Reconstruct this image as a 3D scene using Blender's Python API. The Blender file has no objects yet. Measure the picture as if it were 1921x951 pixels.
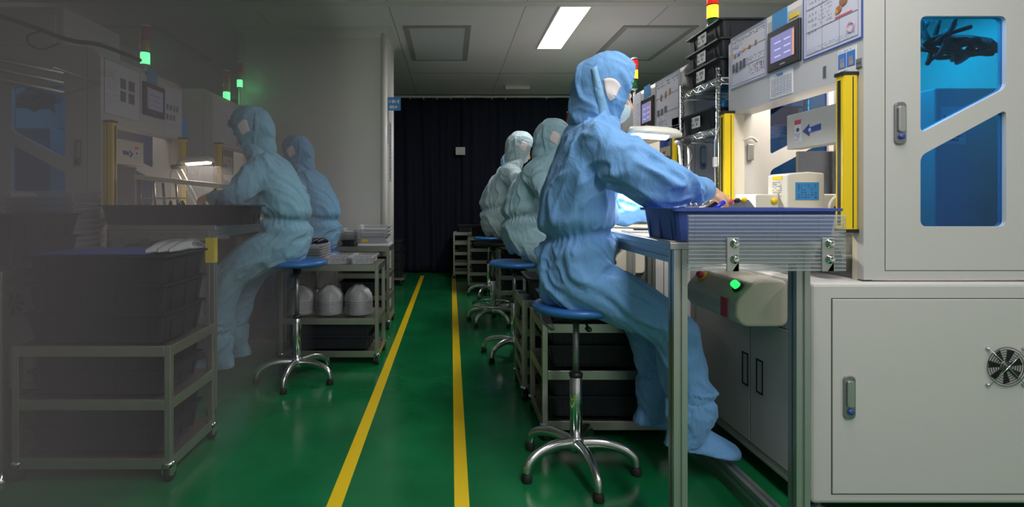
import bpy, bmesh, math, random
from mathutils import Vector, Matrix, noise
random.seed(7)
PI = math.pi
sc = bpy.context.scene
C = sc.collection

# ---------------------------------------------------------------- camera
cd = bpy.data.cameras.new('camera'); cam = bpy.data.objects.new('camera', cd); C.objects.link(cam)
cam.location = (0, 0, 1.05); cam.rotation_euler = (PI/2, 0, 0)
cd.sensor_width = 36; cd.lens = 36*1000/1921
cd.shift_x = (960.5-846)/1921; cd.shift_y = -(475.5-378)/1921
cd.clip_start = 0.05
sc.camera = cam
# ---------------------------------------------------------------- world, exposure, ceiling lights
w = bpy.data.worlds.new('world'); sc.world = w; w.use_nodes = True
w.node_tree.nodes['Background'].inputs[0].default_value = (1, 0.96, 0.93, 1)
w.node_tree.nodes['Background'].inputs[1].default_value = 0.50
sc.view_settings.view_transform = 'Standard'; sc.view_settings.look = 'None'
sc.view_settings.exposure = 0.0; sc.view_settings.gamma = 1; sc.view_settings.use_curve_mapping = False
CEIL = 2.62
PANEL_W = 15.0
def area(name, loc, rot, sx, sy, power, col=(1, 0.97, 0.92)):
    l = bpy.data.lights.new(name, 'AREA'); l.shape = 'RECTANGLE'; l.size = sx; l.size_y = sy
    l.energy = power; l.color = col
    o = bpy.data.objects.new(name, l); C.objects.link(o); o.location = loc; o.rotation_euler = rot
    return o
# lit ceiling panels: (x centre, y centre, power factor)
LIT = [(1.0, 4.85, 1.7), (1.0, 1.35, 1.3), (2.9, 2.6, .8), (.75, -.1, 1.5), (1.0, -1.2, 1.0), (2.9, -0.2, .8),
       (-3.55, 4.85, .35), (-2.2, -1.4, .25)]
for i, (x, y, p) in enumerate(LIT):
    area('ceiling_panel_lamp', (x, y, CEIL-0.03), (0, 0, 0), .24, 1.17, PANEL_W*p)

# ---------------------------------------------------------------- materials
def mat(name, col, rough=.5, metal=0, bump=0, bscale=80, emit=None, estr=0, spec=.5, var=0, vscale=6, detail=4, coat=0, sheen=0):
    m = bpy.data.materials.new(name); m.use_nodes = True
    nt = m.node_tree; b = nt.nodes['Principled BSDF']
    b.inputs['Base Color'].default_value = (*col, 1); b.inputs['Roughness'].default_value = rough
    b.inputs['Metallic'].default_value = metal; b.inputs['Specular IOR Level'].default_value = spec
    b.inputs['Coat Weight'].default_value = coat
    if sheen: b.inputs['Sheen Weight'].default_value = sheen
    tc = nt.nodes.new('ShaderNodeTexCoord')
    if var:
        n = nt.nodes.new('ShaderNodeTexNoise'); n.inputs['Scale'].default_value = vscale; n.inputs['Detail'].default_value = detail
        nt.links.new(tc.outputs['Object'], n.inputs['Vector'])
        r = nt.nodes.new('ShaderNodeMix'); r.data_type = 'RGBA'
        r.inputs[6].default_value = (*[max(0, c*(1-var)) for c in col], 1)
        r.inputs[7].default_value = (*[min(1, c*(1+var)) for c in col], 1)
        nt.links.new(n.outputs['Fac'], r.inputs[0]); nt.links.new(r.outputs[2], b.inputs['Base Color'])
    if bump:
        n = nt.nodes.new('ShaderNodeTexNoise'); n.inputs['Scale'].default_value = bscale; n.inputs['Detail'].default_value = 3
        nt.links.new(tc.outputs['Object'], n.inputs['Vector'])
        bp = nt.nodes.new('ShaderNodeBump'); bp.inputs['Strength'].default_value = bump; bp.inputs['Distance'].default_value = .004
        nt.links.new(n.outputs['Fac'], bp.inputs['Height']); nt.links.new(bp.outputs['Normal'], b.inputs['Normal'])
    if emit:
        b.inputs['Emission Color'].default_value = (*emit, 1); b.inputs['Emission Strength'].default_value = estr
    return m
def clear(name, col, alpha, rough=.15):
    """thin clear plastic: mostly lets light through, with gloss and a milky share"""
    m = bpy.data.materials.new(name); m.use_nodes = True; nt = m.node_tree; nt.nodes.clear()
    out = nt.nodes.new('ShaderNodeOutputMaterial'); mx = nt.nodes.new('ShaderNodeMixShader')
    t = nt.nodes.new('ShaderNodeBsdfTransparent'); t.inputs[0].default_value = (*[min(1, .85+.15*c) for c in col], 1)
    p = nt.nodes.new('ShaderNodeBsdfPrincipled'); p.inputs['Base Color'].default_value = (*col, 1); p.inputs['Roughness'].default_value = rough
    f = nt.nodes.new('ShaderNodeFresnel'); f.inputs[0].default_value = 1.35
    a = nt.nodes.new('ShaderNodeMath'); a.operation = 'ADD'; a.inputs[1].default_value = alpha; a.use_clamp = True
    nt.links.new(f.outputs[0], a.inputs[0]); nt.links.new(a.outputs[0], mx.inputs[0])
    nt.links.new(t.outputs[0], mx.inputs[1]); nt.links.new(p.outputs[0], mx.inputs[2]); nt.links.new(mx.outputs[0], out.inputs[0])
    return m
def tinted(name, col):
    m = bpy.data.materials.new(name); m.use_nodes = True; nt = m.node_tree; nt.nodes.clear()
    out = nt.nodes.new('ShaderNodeOutputMaterial'); mx = nt.nodes.new('ShaderNodeMixShader'); mx.inputs[0].default_value = .07
    t = nt.nodes.new('ShaderNodeBsdfTransparent'); t.inputs[0].default_value = (*col, 1)
    g = nt.nodes.new('ShaderNodeBsdfGlossy'); g.inputs['Roughness'].default_value = .03
    nt.links.new(t.outputs[0], mx.inputs[1]); nt.links.new(g.outputs[0], mx.inputs[2]); nt.links.new(mx.outputs[0], out.inputs[0])
    return m
def cloth(name, col):
    m = mat(name, col, .75, spec=.25, sheen=.15, var=.08, vscale=5)
    nt = m.node_tree; b = nt.nodes['Principled BSDF']; tc = nt.nodes.new('ShaderNodeTexCoord')
    n1 = nt.nodes.new('ShaderNodeTexNoise'); n1.inputs['Scale'].default_value = 13; n1.inputs['Detail'].default_value = 3; n1.inputs['Distortion'].default_value = 1.2
    mp = nt.nodes.new('ShaderNodeMapping'); mp.inputs['Scale'].default_value = (1.6, .8, .8); mp.inputs['Rotation'].default_value = (0, .7, .3)
    nt.links.new(tc.outputs['Object'], mp.inputs[0]); nt.links.new(mp.outputs[0], n1.inputs['Vector'])
    wv = nt.nodes.new('ShaderNodeTexNoise'); wv.inputs['Scale'].default_value = 260
    nt.links.new(tc.outputs['Object'], wv.inputs['Vector'])
    ad = nt.nodes.new('ShaderNodeMath'); ad.operation = 'MULTIPLY_ADD'; ad.inputs[1].default_value = .02
    nt.links.new(wv.outputs['Fac'], ad.inputs[0]); nt.links.new(n1.outputs['Fac'], ad.inputs[2])
    bp = nt.nodes.new('ShaderNodeBump'); bp.inputs['Strength'].default_value = .45; bp.inputs['Distance'].default_value = .02
    nt.links.new(ad.outputs[0], bp.inputs['Height']); nt.links.new(bp.outputs['Normal'], b.inputs['Normal'])
    return m
M = dict(
    white=mat('white_powder_coat', (.56, .545, .545), .42, bump=.08, bscale=400),
    warm=mat('warm_white_coat', (.66, .62, .54), .4, bump=.05, bscale=400),
    cream=mat('cream_coat', (.72, .66, .53), .45),
    seam=mat('dark_seam', (.05, .05, .05), .8),
    alu=mat('anodised_aluminium', (.50, .51, .50), .38, .85, var=.06, vscale=30),
    alu_dark=mat('grey_steel', (.30, .31, .33), .35, .8, var=.1, vscale=20),
    steel=mat('cart_stainless_steel', (.50, .50, .46), .32, .9, var=.15, vscale=14),
    chrome=mat('chrome', (.75, .76, .77), .12, 1),
    castalu=mat('polished_cast_aluminium', (.66, .67, .68), .25, 1, bump=.1, bscale=60),
    black=mat('black_plastic', (.012, .012, .016), .45, bump=.05, bscale=200),
    rubber=mat('black_rubber', (.012, .012, .012), .7),
    navyp=mat('navy_black_plastic', (.012, .014, .022), .5, bump=.05, bscale=150),
    bluep=mat('blue_seat_plastic', (.035, .17, .52), .38, coat=.1),
    binblue=mat('blue_bin_plastic', (.045, .085, .36), .42),
    yellow=mat('safety_yellow', (.86, .60, .01), .35),
    yellowtape=mat('yellow_tape', (.75, .60, .03), .5),
    curtain=None,
    skin=mat('skin', (.62, .36, .25), .5, var=.08, vscale=18, bump=.1, bscale=120),
    maskm=mat('surgical_mask_cloth', (.55, .70, .76), .8),
    strap=mat('white_elastic', (.8, .8, .8), .8),
    patch=mat('white_ear_mesh_fabric', (.72, .66, .68), .8),
    eyew=mat('eye_white', (.8, .78, .75), .3), iris=mat('dark_iris', (.02, .012, .01), .2), hair=mat('black_hair', (.01, .009, .008), .6),
    paper=mat('paper_sheet', (.62, .62, .72), .55), paperw=mat('white_paper', (.75, .75, .76), .6),
    ink=mat('printed_ink', (.10, .10, .14), .7), inklight=mat('pale_printed_ink', (.34, .34, .42), .7), red=mat('red_print', (.70, .08, .12), .6), pink=mat('pink_stamp_ink', (.70, .36, .42), .6),
    bluepaper=mat('blue_card', (.03, .25, .55), .5), brown=mat('brown_print', (.33, .15, .07), .6), orange=mat('orange_print', (.70, .30, .06), .6),
    bluesign=mat('blue_sign_face', (.05, .22, .50), .4), photoblue=mat('blue_photo_print', (.05, .20, .60), .4), handprint=mat('tan_photo_print', (.38, .30, .24), .5),
    screen=mat('touch_screen', (.1, .1, .2), .2, emit=(.36, .36, .70), estr=.55), screenbar=mat('screen_orange_bar', (.5, .2, .1), .3, emit=(.8, .45, .38), estr=.5), screenlite=mat('screen_pale_text', (.5, .5, .8), .3, emit=(.5, .5, .85), estr=.65), dimscreen=mat('dim_touch_screen', (.1,.1,.15), .2, emit=(.3,.3,.4), estr=.25),
    lampshade=mat('cream_lamp_shade', (.72, .70, .62), .4),
    tube=mat('lit_lamp_tube', (1, 1, .9), .3, emit=(1, .93, .75), estr=9),
    panel=mat('lit_ceiling_diffuser', (1, 1, 1), .4, emit=(1, .98, .95), estr=5),
    towred=mat('red_signal_lens', (.5, .01, .02), .25, coat=.5), towredon=mat('lit_red_lens', (.6, .02, .02), .3, emit=(1, .03, .02), estr=.7),
    towamb=mat('amber_signal_lens', (.55, .22, .01), .25, coat=.5), towambon=mat('lit_amber_lens', (.9, .4, .02), .3, emit=(1, .42, .02), estr=3.0),
    towgrn=mat('green_signal_lens', (.01, .16, .06), .25, coat=.5), towgrnon=mat('lit_green_lens', (.2, 1, .5), .3, emit=(.18, 1, .42), estr=2.8),
    btn=mat('lit_green_button', (.02, .6, .1), .3, emit=(.02, 1, .12), estr=1.6),
    acry=clear('clear_ribbed_acrylic', (.72, .80, .86), .07), clr=clear('clear_plastic', (.85, .87, .88), .16), clr2=clear('milky_plastic', (.78, .78, .83), .14, .25), ribm=clear('clear_rib_plastic', (.85, .88, .90), .28, .2), film=clear('clear_bag_film', (.6, .62, .64), .06, .2),
    bluepane=tinted('blue_acrylic_pane', (.01, .48, .82)),
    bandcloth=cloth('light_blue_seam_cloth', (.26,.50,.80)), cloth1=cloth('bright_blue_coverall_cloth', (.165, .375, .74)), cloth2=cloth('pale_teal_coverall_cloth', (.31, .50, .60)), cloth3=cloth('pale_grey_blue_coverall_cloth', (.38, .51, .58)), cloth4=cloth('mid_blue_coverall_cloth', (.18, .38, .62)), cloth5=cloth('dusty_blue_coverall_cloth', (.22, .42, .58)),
    navycloth=mat('navy_cloth', (.014, .018, .034), .9, spec=.1, bump=.2, bscale=300, var=.1), curt=None,
    wallm=mat('clean_room_wall_panel', (.60, .60, .59), .42, var=.03, vscale=2), colm=mat('column_panel', (.66, .65, .63), .28, var=.02, vscale=2), trimm=mat('column_corner_profile', (.70, .70, .68), .35),
    ceil=mat('ceiling_panel_coat', (.80, .78, .80), .40, var=.04, vscale=1.2), ceilgrey=mat('ceiling_frame_grey', (.33, .33, .34), .5), ffu=mat('filter_panel_mesh', (.58, .60, .62), .55),
)
M['curt'] = mat('dark_navy_curtain', (.016, .020, .036), .85, spec=.15, bump=.3, bscale=220)
# floor: glossy green epoxy
fm = mat('green_epoxy_floor', (.004, .135, .045), .16, spec=.5); M['floor'] = fm
nt = fm.node_tree; b = nt.nodes['Principled BSDF']; tc = nt.nodes.new('ShaderNodeTexCoord')
n = nt.nodes.new('ShaderNodeTexNoise'); n.inputs['Scale'].default_value = 3; n.inputs['Detail'].default_value = 8; nt.links.new(tc.outputs['Object'], n.inputs['Vector'])
cr = nt.nodes.new('ShaderNodeValToRGB'); cr.color_ramp.elements[0].position = .3; cr.color_ramp.elements[0].color = (.004, .125, .042, 1); cr.color_ramp.elements[1].position = .7; cr.color_ramp.elements[1].color = (.008, .19, .062, 1)
nt.links.new(n.outputs['Fac'], cr.inputs[0]); nt.links.new(cr.outputs[0], b.inputs['Base Color'])
n2 = nt.nodes.new('ShaderNodeTexNoise'); n2.inputs['Scale'].default_value = 9; n2.inputs['Detail'].default_value = 5; nt.links.new(tc.outputs['Object'], n2.inputs['Vector'])
mr = nt.nodes.new('ShaderNodeMapRange'); mr.inputs[3].default_value = .10; mr.inputs[4].default_value = .30; nt.links.new(n2.outputs['Fac'], mr.inputs[0]); nt.links.new(mr.outputs[0], b.inputs['Roughness'])
bp = nt.nodes.new('ShaderNodeBump'); bp.inputs['Strength'].default_value = .12; bp.inputs['Distance'].default_value = .01; nt.links.new(n2.outputs['Fac'], bp.inputs['Height']); nt.links.new(bp.outputs[0], b.inputs['Normal'])

# ---------------------------------------------------------------- mesh helpers
class MB:
    def __init__(s, T=None): s.v = []; s.f = []; s.mi = []; s.sm = []; s.T = T
    def add(s, vs, fs, mi=0, sm=False):
        o = len(s.v); s.v += [Vector(p) for p in vs]
        for f in fs: s.f.append([i+o for i in f]); s.mi.append(mi); s.sm.append(sm)
        return s
    def box(s, a, b, mi=0):
        x0, y0, z0 = a; x1, y1, z1 = b
        return s.add([(x0,y0,z0),(x1,y0,z0),(x1,y1,z0),(x0,y1,z0),(x0,y0,z1),(x1,y0,z1),(x1,y1,z1),(x0,y1,z1)],
              [(3,2,1,0),(4,5,6,7),(0,1,5,4),(1,2,6,5),(2,3,7,6),(3,0,4,7)], mi)
    def loft(s, rings, mi=0, sm=True, caps=True, closed=False):
        n = len(rings[0]); vs = [p for r in rings for p in r]; fs = []
        m = len(rings)
        for i in range(m if closed else m-1):
            j = (i+1) % m
            for k in range(n): fs.append((i*n+k, i*n+(k+1)%n, j*n+(k+1)%n, j*n+k))
        if caps and not closed: fs.append(tuple(range(n-1,-1,-1))); fs.append(tuple((m-1)*n+k for k in range(n)))
        return s.add(vs, fs, mi, sm)
    def ell(s, rings, seg=24, mi=0):
        """rings: (center, avec, bvec)"""
        R = []
        for c, a, b in rings:
            c = Vector(c); a = Vector(a); b = Vector(b)
            R.append([c+a*math.cos(2*PI*k/seg)+b*math.sin(2*PI*k/seg) for k in range(seg)])
        return s.loft(R, mi)
    def tube(s, pts, rad, seg=12, sub=1, mi=0, closed=False, cap=True, sy=1.0):
        P = [Vector(p) for p in pts]; R = list(rad) if isinstance(rad, (list, tuple)) else [rad]*len(P)
        if sub > 1:
            Q = []; S = []; n = len(P)
            for i in range(n if closed else n-1):
                g = (lambda j: j % n) if closed else (lambda j: min(max(j, 0), n-1))
                p0, p1, p2, p3 = P[g(i-1)], P[g(i)], P[g(i+1)], P[g(i+2)]
                for k in range(sub):
                    t = k/sub
                    Q.append(.5*((2*p1)+(p2-p0)*t+(2*p0-5*p1+4*p2-p3)*t*t+(3*p1-p0-3*p2+p3)*t**3))
                    u = t*t*(3-2*t); S.append(R[g(i)]*(1-u)+R[g(i+1)]*u)
            if not closed: Q.append(P[-1]); S.append(R[-1])
            P, R = Q, S
        m = len(P); rings = []
        t = (P[1]-P[0]).normalized(); up = Vector((0,0,1)) if abs(t.z) < .9 else Vector((1,0,0))
        nrm = (up-t*up.dot(t)).normalized()
        for i in range(m):
            if closed: t = (P[(i+1)%m]-P[i-1]).normalized()
            else: t = (P[min(i+1,m-1)]-P[max(i-1,0)]).normalized()
            nrm = (nrm-t*nrm.dot(t)).normalized(); bn = t.cross(nrm)
            rings.append([P[i]+(nrm*math.cos(2*PI*k/seg)+bn*sy*math.sin(2*PI*k/seg))*R[i] for k in range(seg)])
        return s.loft(rings, mi, caps=cap, closed=closed)
    def ball(s, c, r, seg=16, mi=0, ax=None):
        """ellipsoid; r scalar or 3 radii; ax optional 3x3 axes (columns)"""
        if not isinstance(r, (tuple, list)): r = (r, r, r)
        A = ax or Matrix.Identity(3); c = Vector(c); rings = []; n = max(4, seg//2)
        vs = [c+A@Vector((0,0,-r[2]))]; fs = []
        for i in range(1, n):
            ph = -PI/2+PI*i/n
            for k in range(seg): vs.append(c+A@Vector((r[0]*math.cos(ph)*math.cos(2*PI*k/seg), r[1]*math.cos(ph)*math.sin(2*PI*k/seg), r[2]*math.sin(ph))))
        vs.append(c+A@Vector((0,0,r[2]))); L = len(vs)-1
        for k in range(seg):
            fs.append((0, 1+(k+1)%seg, 1+k)); fs.append((L, L-seg+k, L-seg+(k+1)%seg))
        for i in range(n-2):
            for k in range(seg): fs.append((1+i*seg+k, 1+i*seg+(k+1)%seg, 1+(i+1)*seg+(k+1)%seg, 1+(i+1)*seg+k))
        return s.add(vs, fs, mi, True)
    def caps(s, pts, rad, seg=14, sub=5, mi=0):
        """rounded limb: tube plus end balls"""
        s.tube(pts, rad, seg, sub, mi); s.ball(pts[0], rad[0]*.98, seg, mi); s.ball(pts[-1], rad[-1]*.98, seg, mi); return s
    def cyl(s, a, b, r, seg=20, mi=0, r2=None):
        return s.tube([a, b], [r, r if r2 is None else r2], seg, 1, mi)
    def lathe(s, c, prof, axis=(0,0,1), seg=28, mi=0):
        """prof: list (r, h) along axis"""
        ax = Vector(axis).normalized(); u = ax.orthogonal().normalized(); v = ax.cross(u); c = Vector(c)
        R = [[c+ax*h+(u*math.cos(2*PI*k/seg)+v*math.sin(2*PI*k/seg))*max(r,1e-4) for k in range(seg)] for r, h in prof]
        return s.loft(R, mi)
    def prism(s, poly, o, u, v, w, mi=0):
        """poly of (a,b); o+u*a+v*b, thickness vector w"""
        o = Vector(o); u = Vector(u); v = Vector(v); w = Vector(w); n = len(poly)
        A = [o+u*a+v*b for a, b in poly]; B = [p+w for p in A]
        return s.add(A+B, [tuple(range(n-1,-1,-1)), tuple(range(n,2*n))]+[(i,(i+1)%n,n+(i+1)%n,n+i) for i in range(n)], mi)
    def bar(s, p0, p1, size=.04, size2=None, mi=0):
        """aluminium profile with a slot on every face"""
        p0 = Vector(p0); p1 = Vector(p1); t = (p1-p0).normalized()
        up = Vector((0,0,1)) if abs(t.z) < .9 else Vector((0,1,0))
        u = t.cross(up).normalized(); v = u.cross(t).normalized(); a = size/2; b = (size2 or size)/2; g = .004; d = .006
        poly = [(-a,-b),(-g,-b),(-g,-b+d),(g,-b+d),(g,-b),(a,-b),(a,-g),(a-d,-g),(a-d,g),(a,g),(a,b),(g,b),(g,b-d),(-g,b-d),(-g,b),(-a,b),(-a,g),(-a+d,g),(-a+d,-g),(-a,-g)]
        return s.loft([[p0+u*x+v*y for x, y in poly], [p1+u*x+v*y for x, y in poly]], mi, sm=False)
    def build(s, name, mats, parent=None, bevel=0, seg=2, loc=None, solid=0, weld=False):
        me = bpy.data.meshes.new(name); vv = [s.T(p) if s.T else p for p in s.v]
        me.from_pydata([tuple(p) for p in vv], [], s.f); 
        for i, p in enumerate(me.polygons): p.material_index = s.mi[i]; p.use_smooth = s.sm[i]
        if not isinstance(mats, (list, tuple)): mats = [mats]
        for m in mats: me.materials.append(m)
        bm = bmesh.new(); bm.from_mesh(me)
        if weld: bmesh.ops.remove_doubles(bm, verts=bm.verts, dist=1e-5)
        bmesh.ops.recalc_face_normals(bm, faces=bm.faces); bm.to_mesh(me); bm.free()
        o = bpy.data.objects.new(name, me); C.objects.link(o)
        if parent: o.parent = parent
        if loc: o.location = loc
        if solid: md = o.modifiers.new('solid', 'SOLIDIFY'); md.thickness = solid; md.offset = 0
        if bevel: md = o.modifiers.new('bevel', 'BEVEL'); md.width = bevel; md.segments = seg; md.limit_method = 'ANGLE'; md.angle_limit = .7
        return o
def thing(name, label, cat, loc=(0,0,0), rz=0, group=None):
    o = bpy.data.objects.new(name, None); C.objects.link(o); o.location = loc; o.rotation_euler = (0,0,rz); o.empty_display_size = .05
    return tag(o, label, cat, group)
def tag(o, label, cat, group=None):
    o['label'] = label; o['category'] = cat
    if group: o['group'] = group
    return o
def struct(o): o['kind'] = 'structure'; return o
def kids(o): return [c for c in C.objects if c.parent == o]
def dup(root, loc, rz=None, label=None, group=None, swap=None):
    ch_map = kids_index(); 
    def cp(o, par):
        c = o.copy(); C.objects.link(c)
        if par: c.parent = par
        if swap and c.type == 'MESH':
            for i, sl in enumerate(c.material_slots):
                if sl.material in swap: sl.link = 'OBJECT'; sl.material = swap[o.material_slots[i].material]
        for k in ch_map.get(o.name, []): cp(k, c)
        return c
    r = cp(root, None); r.location = loc
    if rz is not None: r.rotation_euler = (0,0,rz)
    if label: r['label'] = label
    if group: r['group'] = group
    return r
def kids_index():
    d = {}
    for o in C.objects:
        if o.parent: d.setdefault(o.parent.name, []).append(o)
    return d

# ================================================================= SETTING
X0, X1, Y0, Y1 = -4.6, 4.2, -2.6, 8.6
struct(MB().box((X0,Y0,-.1),(X1,Y1,0)).build('floor', M['floor']))
cb = MB().box((X0,Y0,CEIL),(X1,Y1,CEIL+.12))
struct(cb.build('ceiling', M['ceil']))
struct(MB().box((X0-.1,Y0,0),(X0,Y1,CEIL)).build('wall_left', M['wallm']))
struct(MB().box((X1,Y0,0),(X1+.1,Y1,CEIL)).build('wall_right', M['wallm']))
struct(MB().box((X0-.1,Y1,0),(X1+.1,Y1+.1,CEIL)).build('wall_back', M['wallm']))
struct(MB().box((X0-.1,Y0-.1,0),(.3,Y0,CEIL)).build('wall_front', M['wallm']))  # unseen wall, cut short: keeps the left dim, lets world fill in at right
# ceiling joints and the bright T profile
tb = MB()
for y, wd in ((2.9,.006),(6.52,.012)): tb.box((X0,y-wd/2,CEIL-.003),(X1,y+wd/2,CEIL+.002))
for x in (-3.9,-2.75,-1.6,-.5,.6,1.75,2.9): tb.box((x-.003,Y0,CEIL-.002),(x+.003,Y1,CEIL+.002))
struct(tb.build('trim_1', M['ceilgrey']))
struct(MB().box((X0,4.17,CEIL-.012),(X1,4.26,CEIL+.002)).build('trim_2', M['trimm'], bevel=.003))
# white column with rounded corner profiles
bx0, bx1, by0, by1 = -1.915, -.60, 4.86, 5.42
struct(MB().box((bx0,by0,0),(bx1,by1,CEIL)).build('wall_column', M['colm'], bevel=.012))
tb = MB()
for x, y in ((bx1-.012,by0+.012),(bx0+.012,by0+.012),(bx1-.012,by1-.012)): tb.cyl((x,y,0),(x,y,CEIL-.001),.032, 20)
struct(tb.build('trim_3', M['trimm']))
cv = MB()
prof = [(0,-.08),(.004,-.08),(.012,-.045),(.035,-.018),(.07,-.006),(.07,0),(0,0)]
cv.loft([[Vector((bx0-a*1.0,by0-a,CEIL+b)) for a, b in prof],[Vector((bx1+a,by0-a,CEIL+b)) for a, b in prof],[Vector((bx1+a,by1+a,CEIL+b)) for a, b in prof]], sm=False)
struct(cv.build('trim_4', M['trimm']))
# yellow floor lines
for i, x in enumerate((-.403,.038)):
    ln = MB().box((x-.026,Y0+.1,.0),(x+.026,7.55,.0012)).build('lane_marking', M['yellow'])
    tag(ln, ('yellow floor line on the left side of the green walkway','yellow floor line on the right side of the green walkway')[i], 'floor line')
# filter panels and lamps in the ceiling
def filter_panel(x0, x1, label):
    t = thing('ceiling_filter_panel', label, 'ceiling panel', ((x0+x1)/2,4.79,CEIL))
    w2 = (x1-x0)/2; f = MB()
    for a, b in (((-w2-.05,-.04,-.012),(w2+.05,0,0)),((-w2-.05,1.08,-.012),(w2+.05,1.12,0)),((-w2-.05,0,-.012),(-w2,1.08,0)),((w2,0,-.012),(w2+.05,1.08,0))): f.box(a, b)
    f.build('frame', M['ceilgrey'], t); MB().box((-w2,0,-.008),(w2,1.08,-.002)).build('diffuser', M['ffu'], t)
filter_panel(-.38, .13, 'square grey-framed filter panel in ceiling left of the lit lamp')
filter_panel(1.59, 2.16, 'unlit ceiling filter panel above the right-hand machines')
filter_panel(-3.2, -2.68, 'dim ceiling filter panel above the left-hand machines')
lamp_lab = ['bright rectangular ceiling lamp in the middle of the ceiling', 'lit ceiling lamp over the nearest worker, above the picture', 'lit ceiling lamp over the right machine, above the picture', 'lit ceiling lamp just behind the viewer', 'lit ceiling lamp behind the viewer over the right side', 'lit ceiling lamp near the right wall behind the viewer', 'partly hidden lit ceiling lamp behind the left machine', 'ceiling lamp behind the viewer on the left']
for (x, y, p), lab in zip(LIT, lamp_lab):
    if not (0 < (1000*x/max(y,.1)+846) < 1921 and y > 4): 
        if y > 5 and p < .2: continue
    t = thing('ceiling_lamp', lab, 'ceiling light', (x,y,CEIL))
    f = MB()
    for a, b in (((-.135,-.6,-.014),(-.12,.6,0)),((.12,-.6,-.014),(.135,.6,0)),((-.12,-.6,-.014),(.12,-.585,0)),((-.12,.585,-.014),(.12,.6,0))): f.box(a,b)
    f.build('frame', M['trimm'], t); MB().box((-.12,-.585,-.010),(.12,.585,-.004)).build('diffuser', M['panel'], t)
sp = MB().box((1.30-.02,6.9,-.05),(1.62,7.0,0)).build('ceiling_fixture', M['trimm'], loc=(-.55,.3,CEIL), bevel=.01)
tag(sp, 'small white fitting on the ceiling above the dark curtain', 'ceiling fitting')
# curtain
def curtain(x0, x1, yc, label, ph):
    mb = MB(); nx = int((x1-x0)/.012); nz = 26; V = []; F = []
    for j in range(nz+1):
        z = .02+(2.56-.02)*j/nz
        for i in range(nx+1):
            x = x0+(x1-x0)*i/nx; a = .014+.018*(1-j/nz)
            q = noise.noise(Vector((x*1.1+ph, 0, z*.25)))*3
            V.append((x, yc+a*math.sin(x*22+q*2+ph)+a*.5*math.sin(x*51+ph*3+q)+.01*noise.noise(Vector((x*9,z*2,ph))), z))
    for j in range(nz):
        for i in range(nx): k = j*(nx+1)+i; F.append((k,k+1,k+nx+2,k+nx+1))
    mb.add(V, F, 0, True); o = mb.build('curtain', M['curt'], solid=.004); return tag(o, label, 'curtain')
curtain(-4.5, .22, 7.86, 'dark navy floor-length curtain, left half, behind the walkway', 0)
curtain(.16, 4.1, 7.80, 'dark navy curtain, right half, behind the row of workers', 2)
rl = thing('curtain_rail', 'long white rail carrying the dark curtains below the ceiling', 'curtain rail', (0,7.83,2.59))
MB().box((-4.5,-.025,-.02),(4.1,.025,.012)).build('rail', M['trimm'], rl, bevel=.004)
cr_ = MB()
for k in range(-10, 22): cr_.box((k*.2-.008,-.03,-.045),(k*.2+.008,-.024,-.01))
o = cr_.build('rail_hook', M['trimm'], rl); o['kind'] = 'stuff'
def strokes(mb, o, u, v, n, rows, mi=0, seedv=1, dense=.7, off=None, lh=.5):
    """rows of short printed strokes inside a rectangle o..o+u..o+v"""
    rnd = random.Random(seedv); o = Vector(o); u = Vector(u); v = Vector(v); off = Vector(off)
    for r in range(rows):
        y = 1-(r+.5)/rows
        for c in range(n):
            if rnd.random() > dense: continue
            a = (c+.12)/n; b_ = (c+.4+.5*rnd.random())/n; h = lh/rows/2*(.6+.5*rnd.random())
            p = [o+u*a+v*(y-h)+off, o+u*b_+v*(y-h)+off, o+u*b_+v*(y+h)+off, o+u*a+v*(y+h)+off]
            mb.add(p, [(0,1,2,3)], mi)
t = thing('curtain_notice', 'small white notice pinned on the dark curtain', 'notice', (.13,7.75,1.73))
MB().box((-.06,0,0),(.075,.003,.11)).build('sheet', M['paperw'], t)
s_ = MB(); strokes(s_, (-.05,0,.01), (.115,0,0), (0,0,.09), 8, 4, off=(0,-.001,0)); s_.build('printed_text', M['inklight'], t)
# signs on the column's right side and the blue hanging sign
t = thing('hanging_sign', 'small blue sign with white writing hanging beside the column', 'sign', (-.595,4.98,1.90), 0)
MB().box((0.0,0,0),(.125,.004,.125)).build('board', M['bluesign'], t)
s_ = MB(); strokes(s_, (.012,0,.062), (.10,0,.0), (0,0,.045), 6, 1, off=(0,-.0015,0), seedv=4, dense=1, lh=.7); strokes(s_, (.02,0,.015), (.08,0,0), (0,0,.035), 5, 1, off=(0,-.0015,0), seedv=5, dense=1, lh=.8); s_.build('lettering', M['paperw'], t)
for k, (y0_, y1_, z0_, z1_) in enumerate(((4.95,5.12,1.60,1.98),(5.17,5.33,1.25,1.83),(4.93,5.05,1.2,1.5))):
    t = thing('posted_sheet', ('framed grey notice high on the column side','tall grey notice on the column side farther from viewer','lower pale notice on the column side')[k], 'notice', (bx1,y0_,z0_))
    MB().box((0,0,0),(.004,y1_-y0_,z1_-z0_)).build('sheet', M['inklight'] if k < 2 else M['paper'], t)
    s_ = MB(); strokes(s_, (.004,.02,.02), (0,y1_-y0_-.04,0), (0,0,z1_-z0_-.04), 5, 14, off=(.001,0,0), seedv=k); s_.build('printed_text', M['ink'], t)

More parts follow.
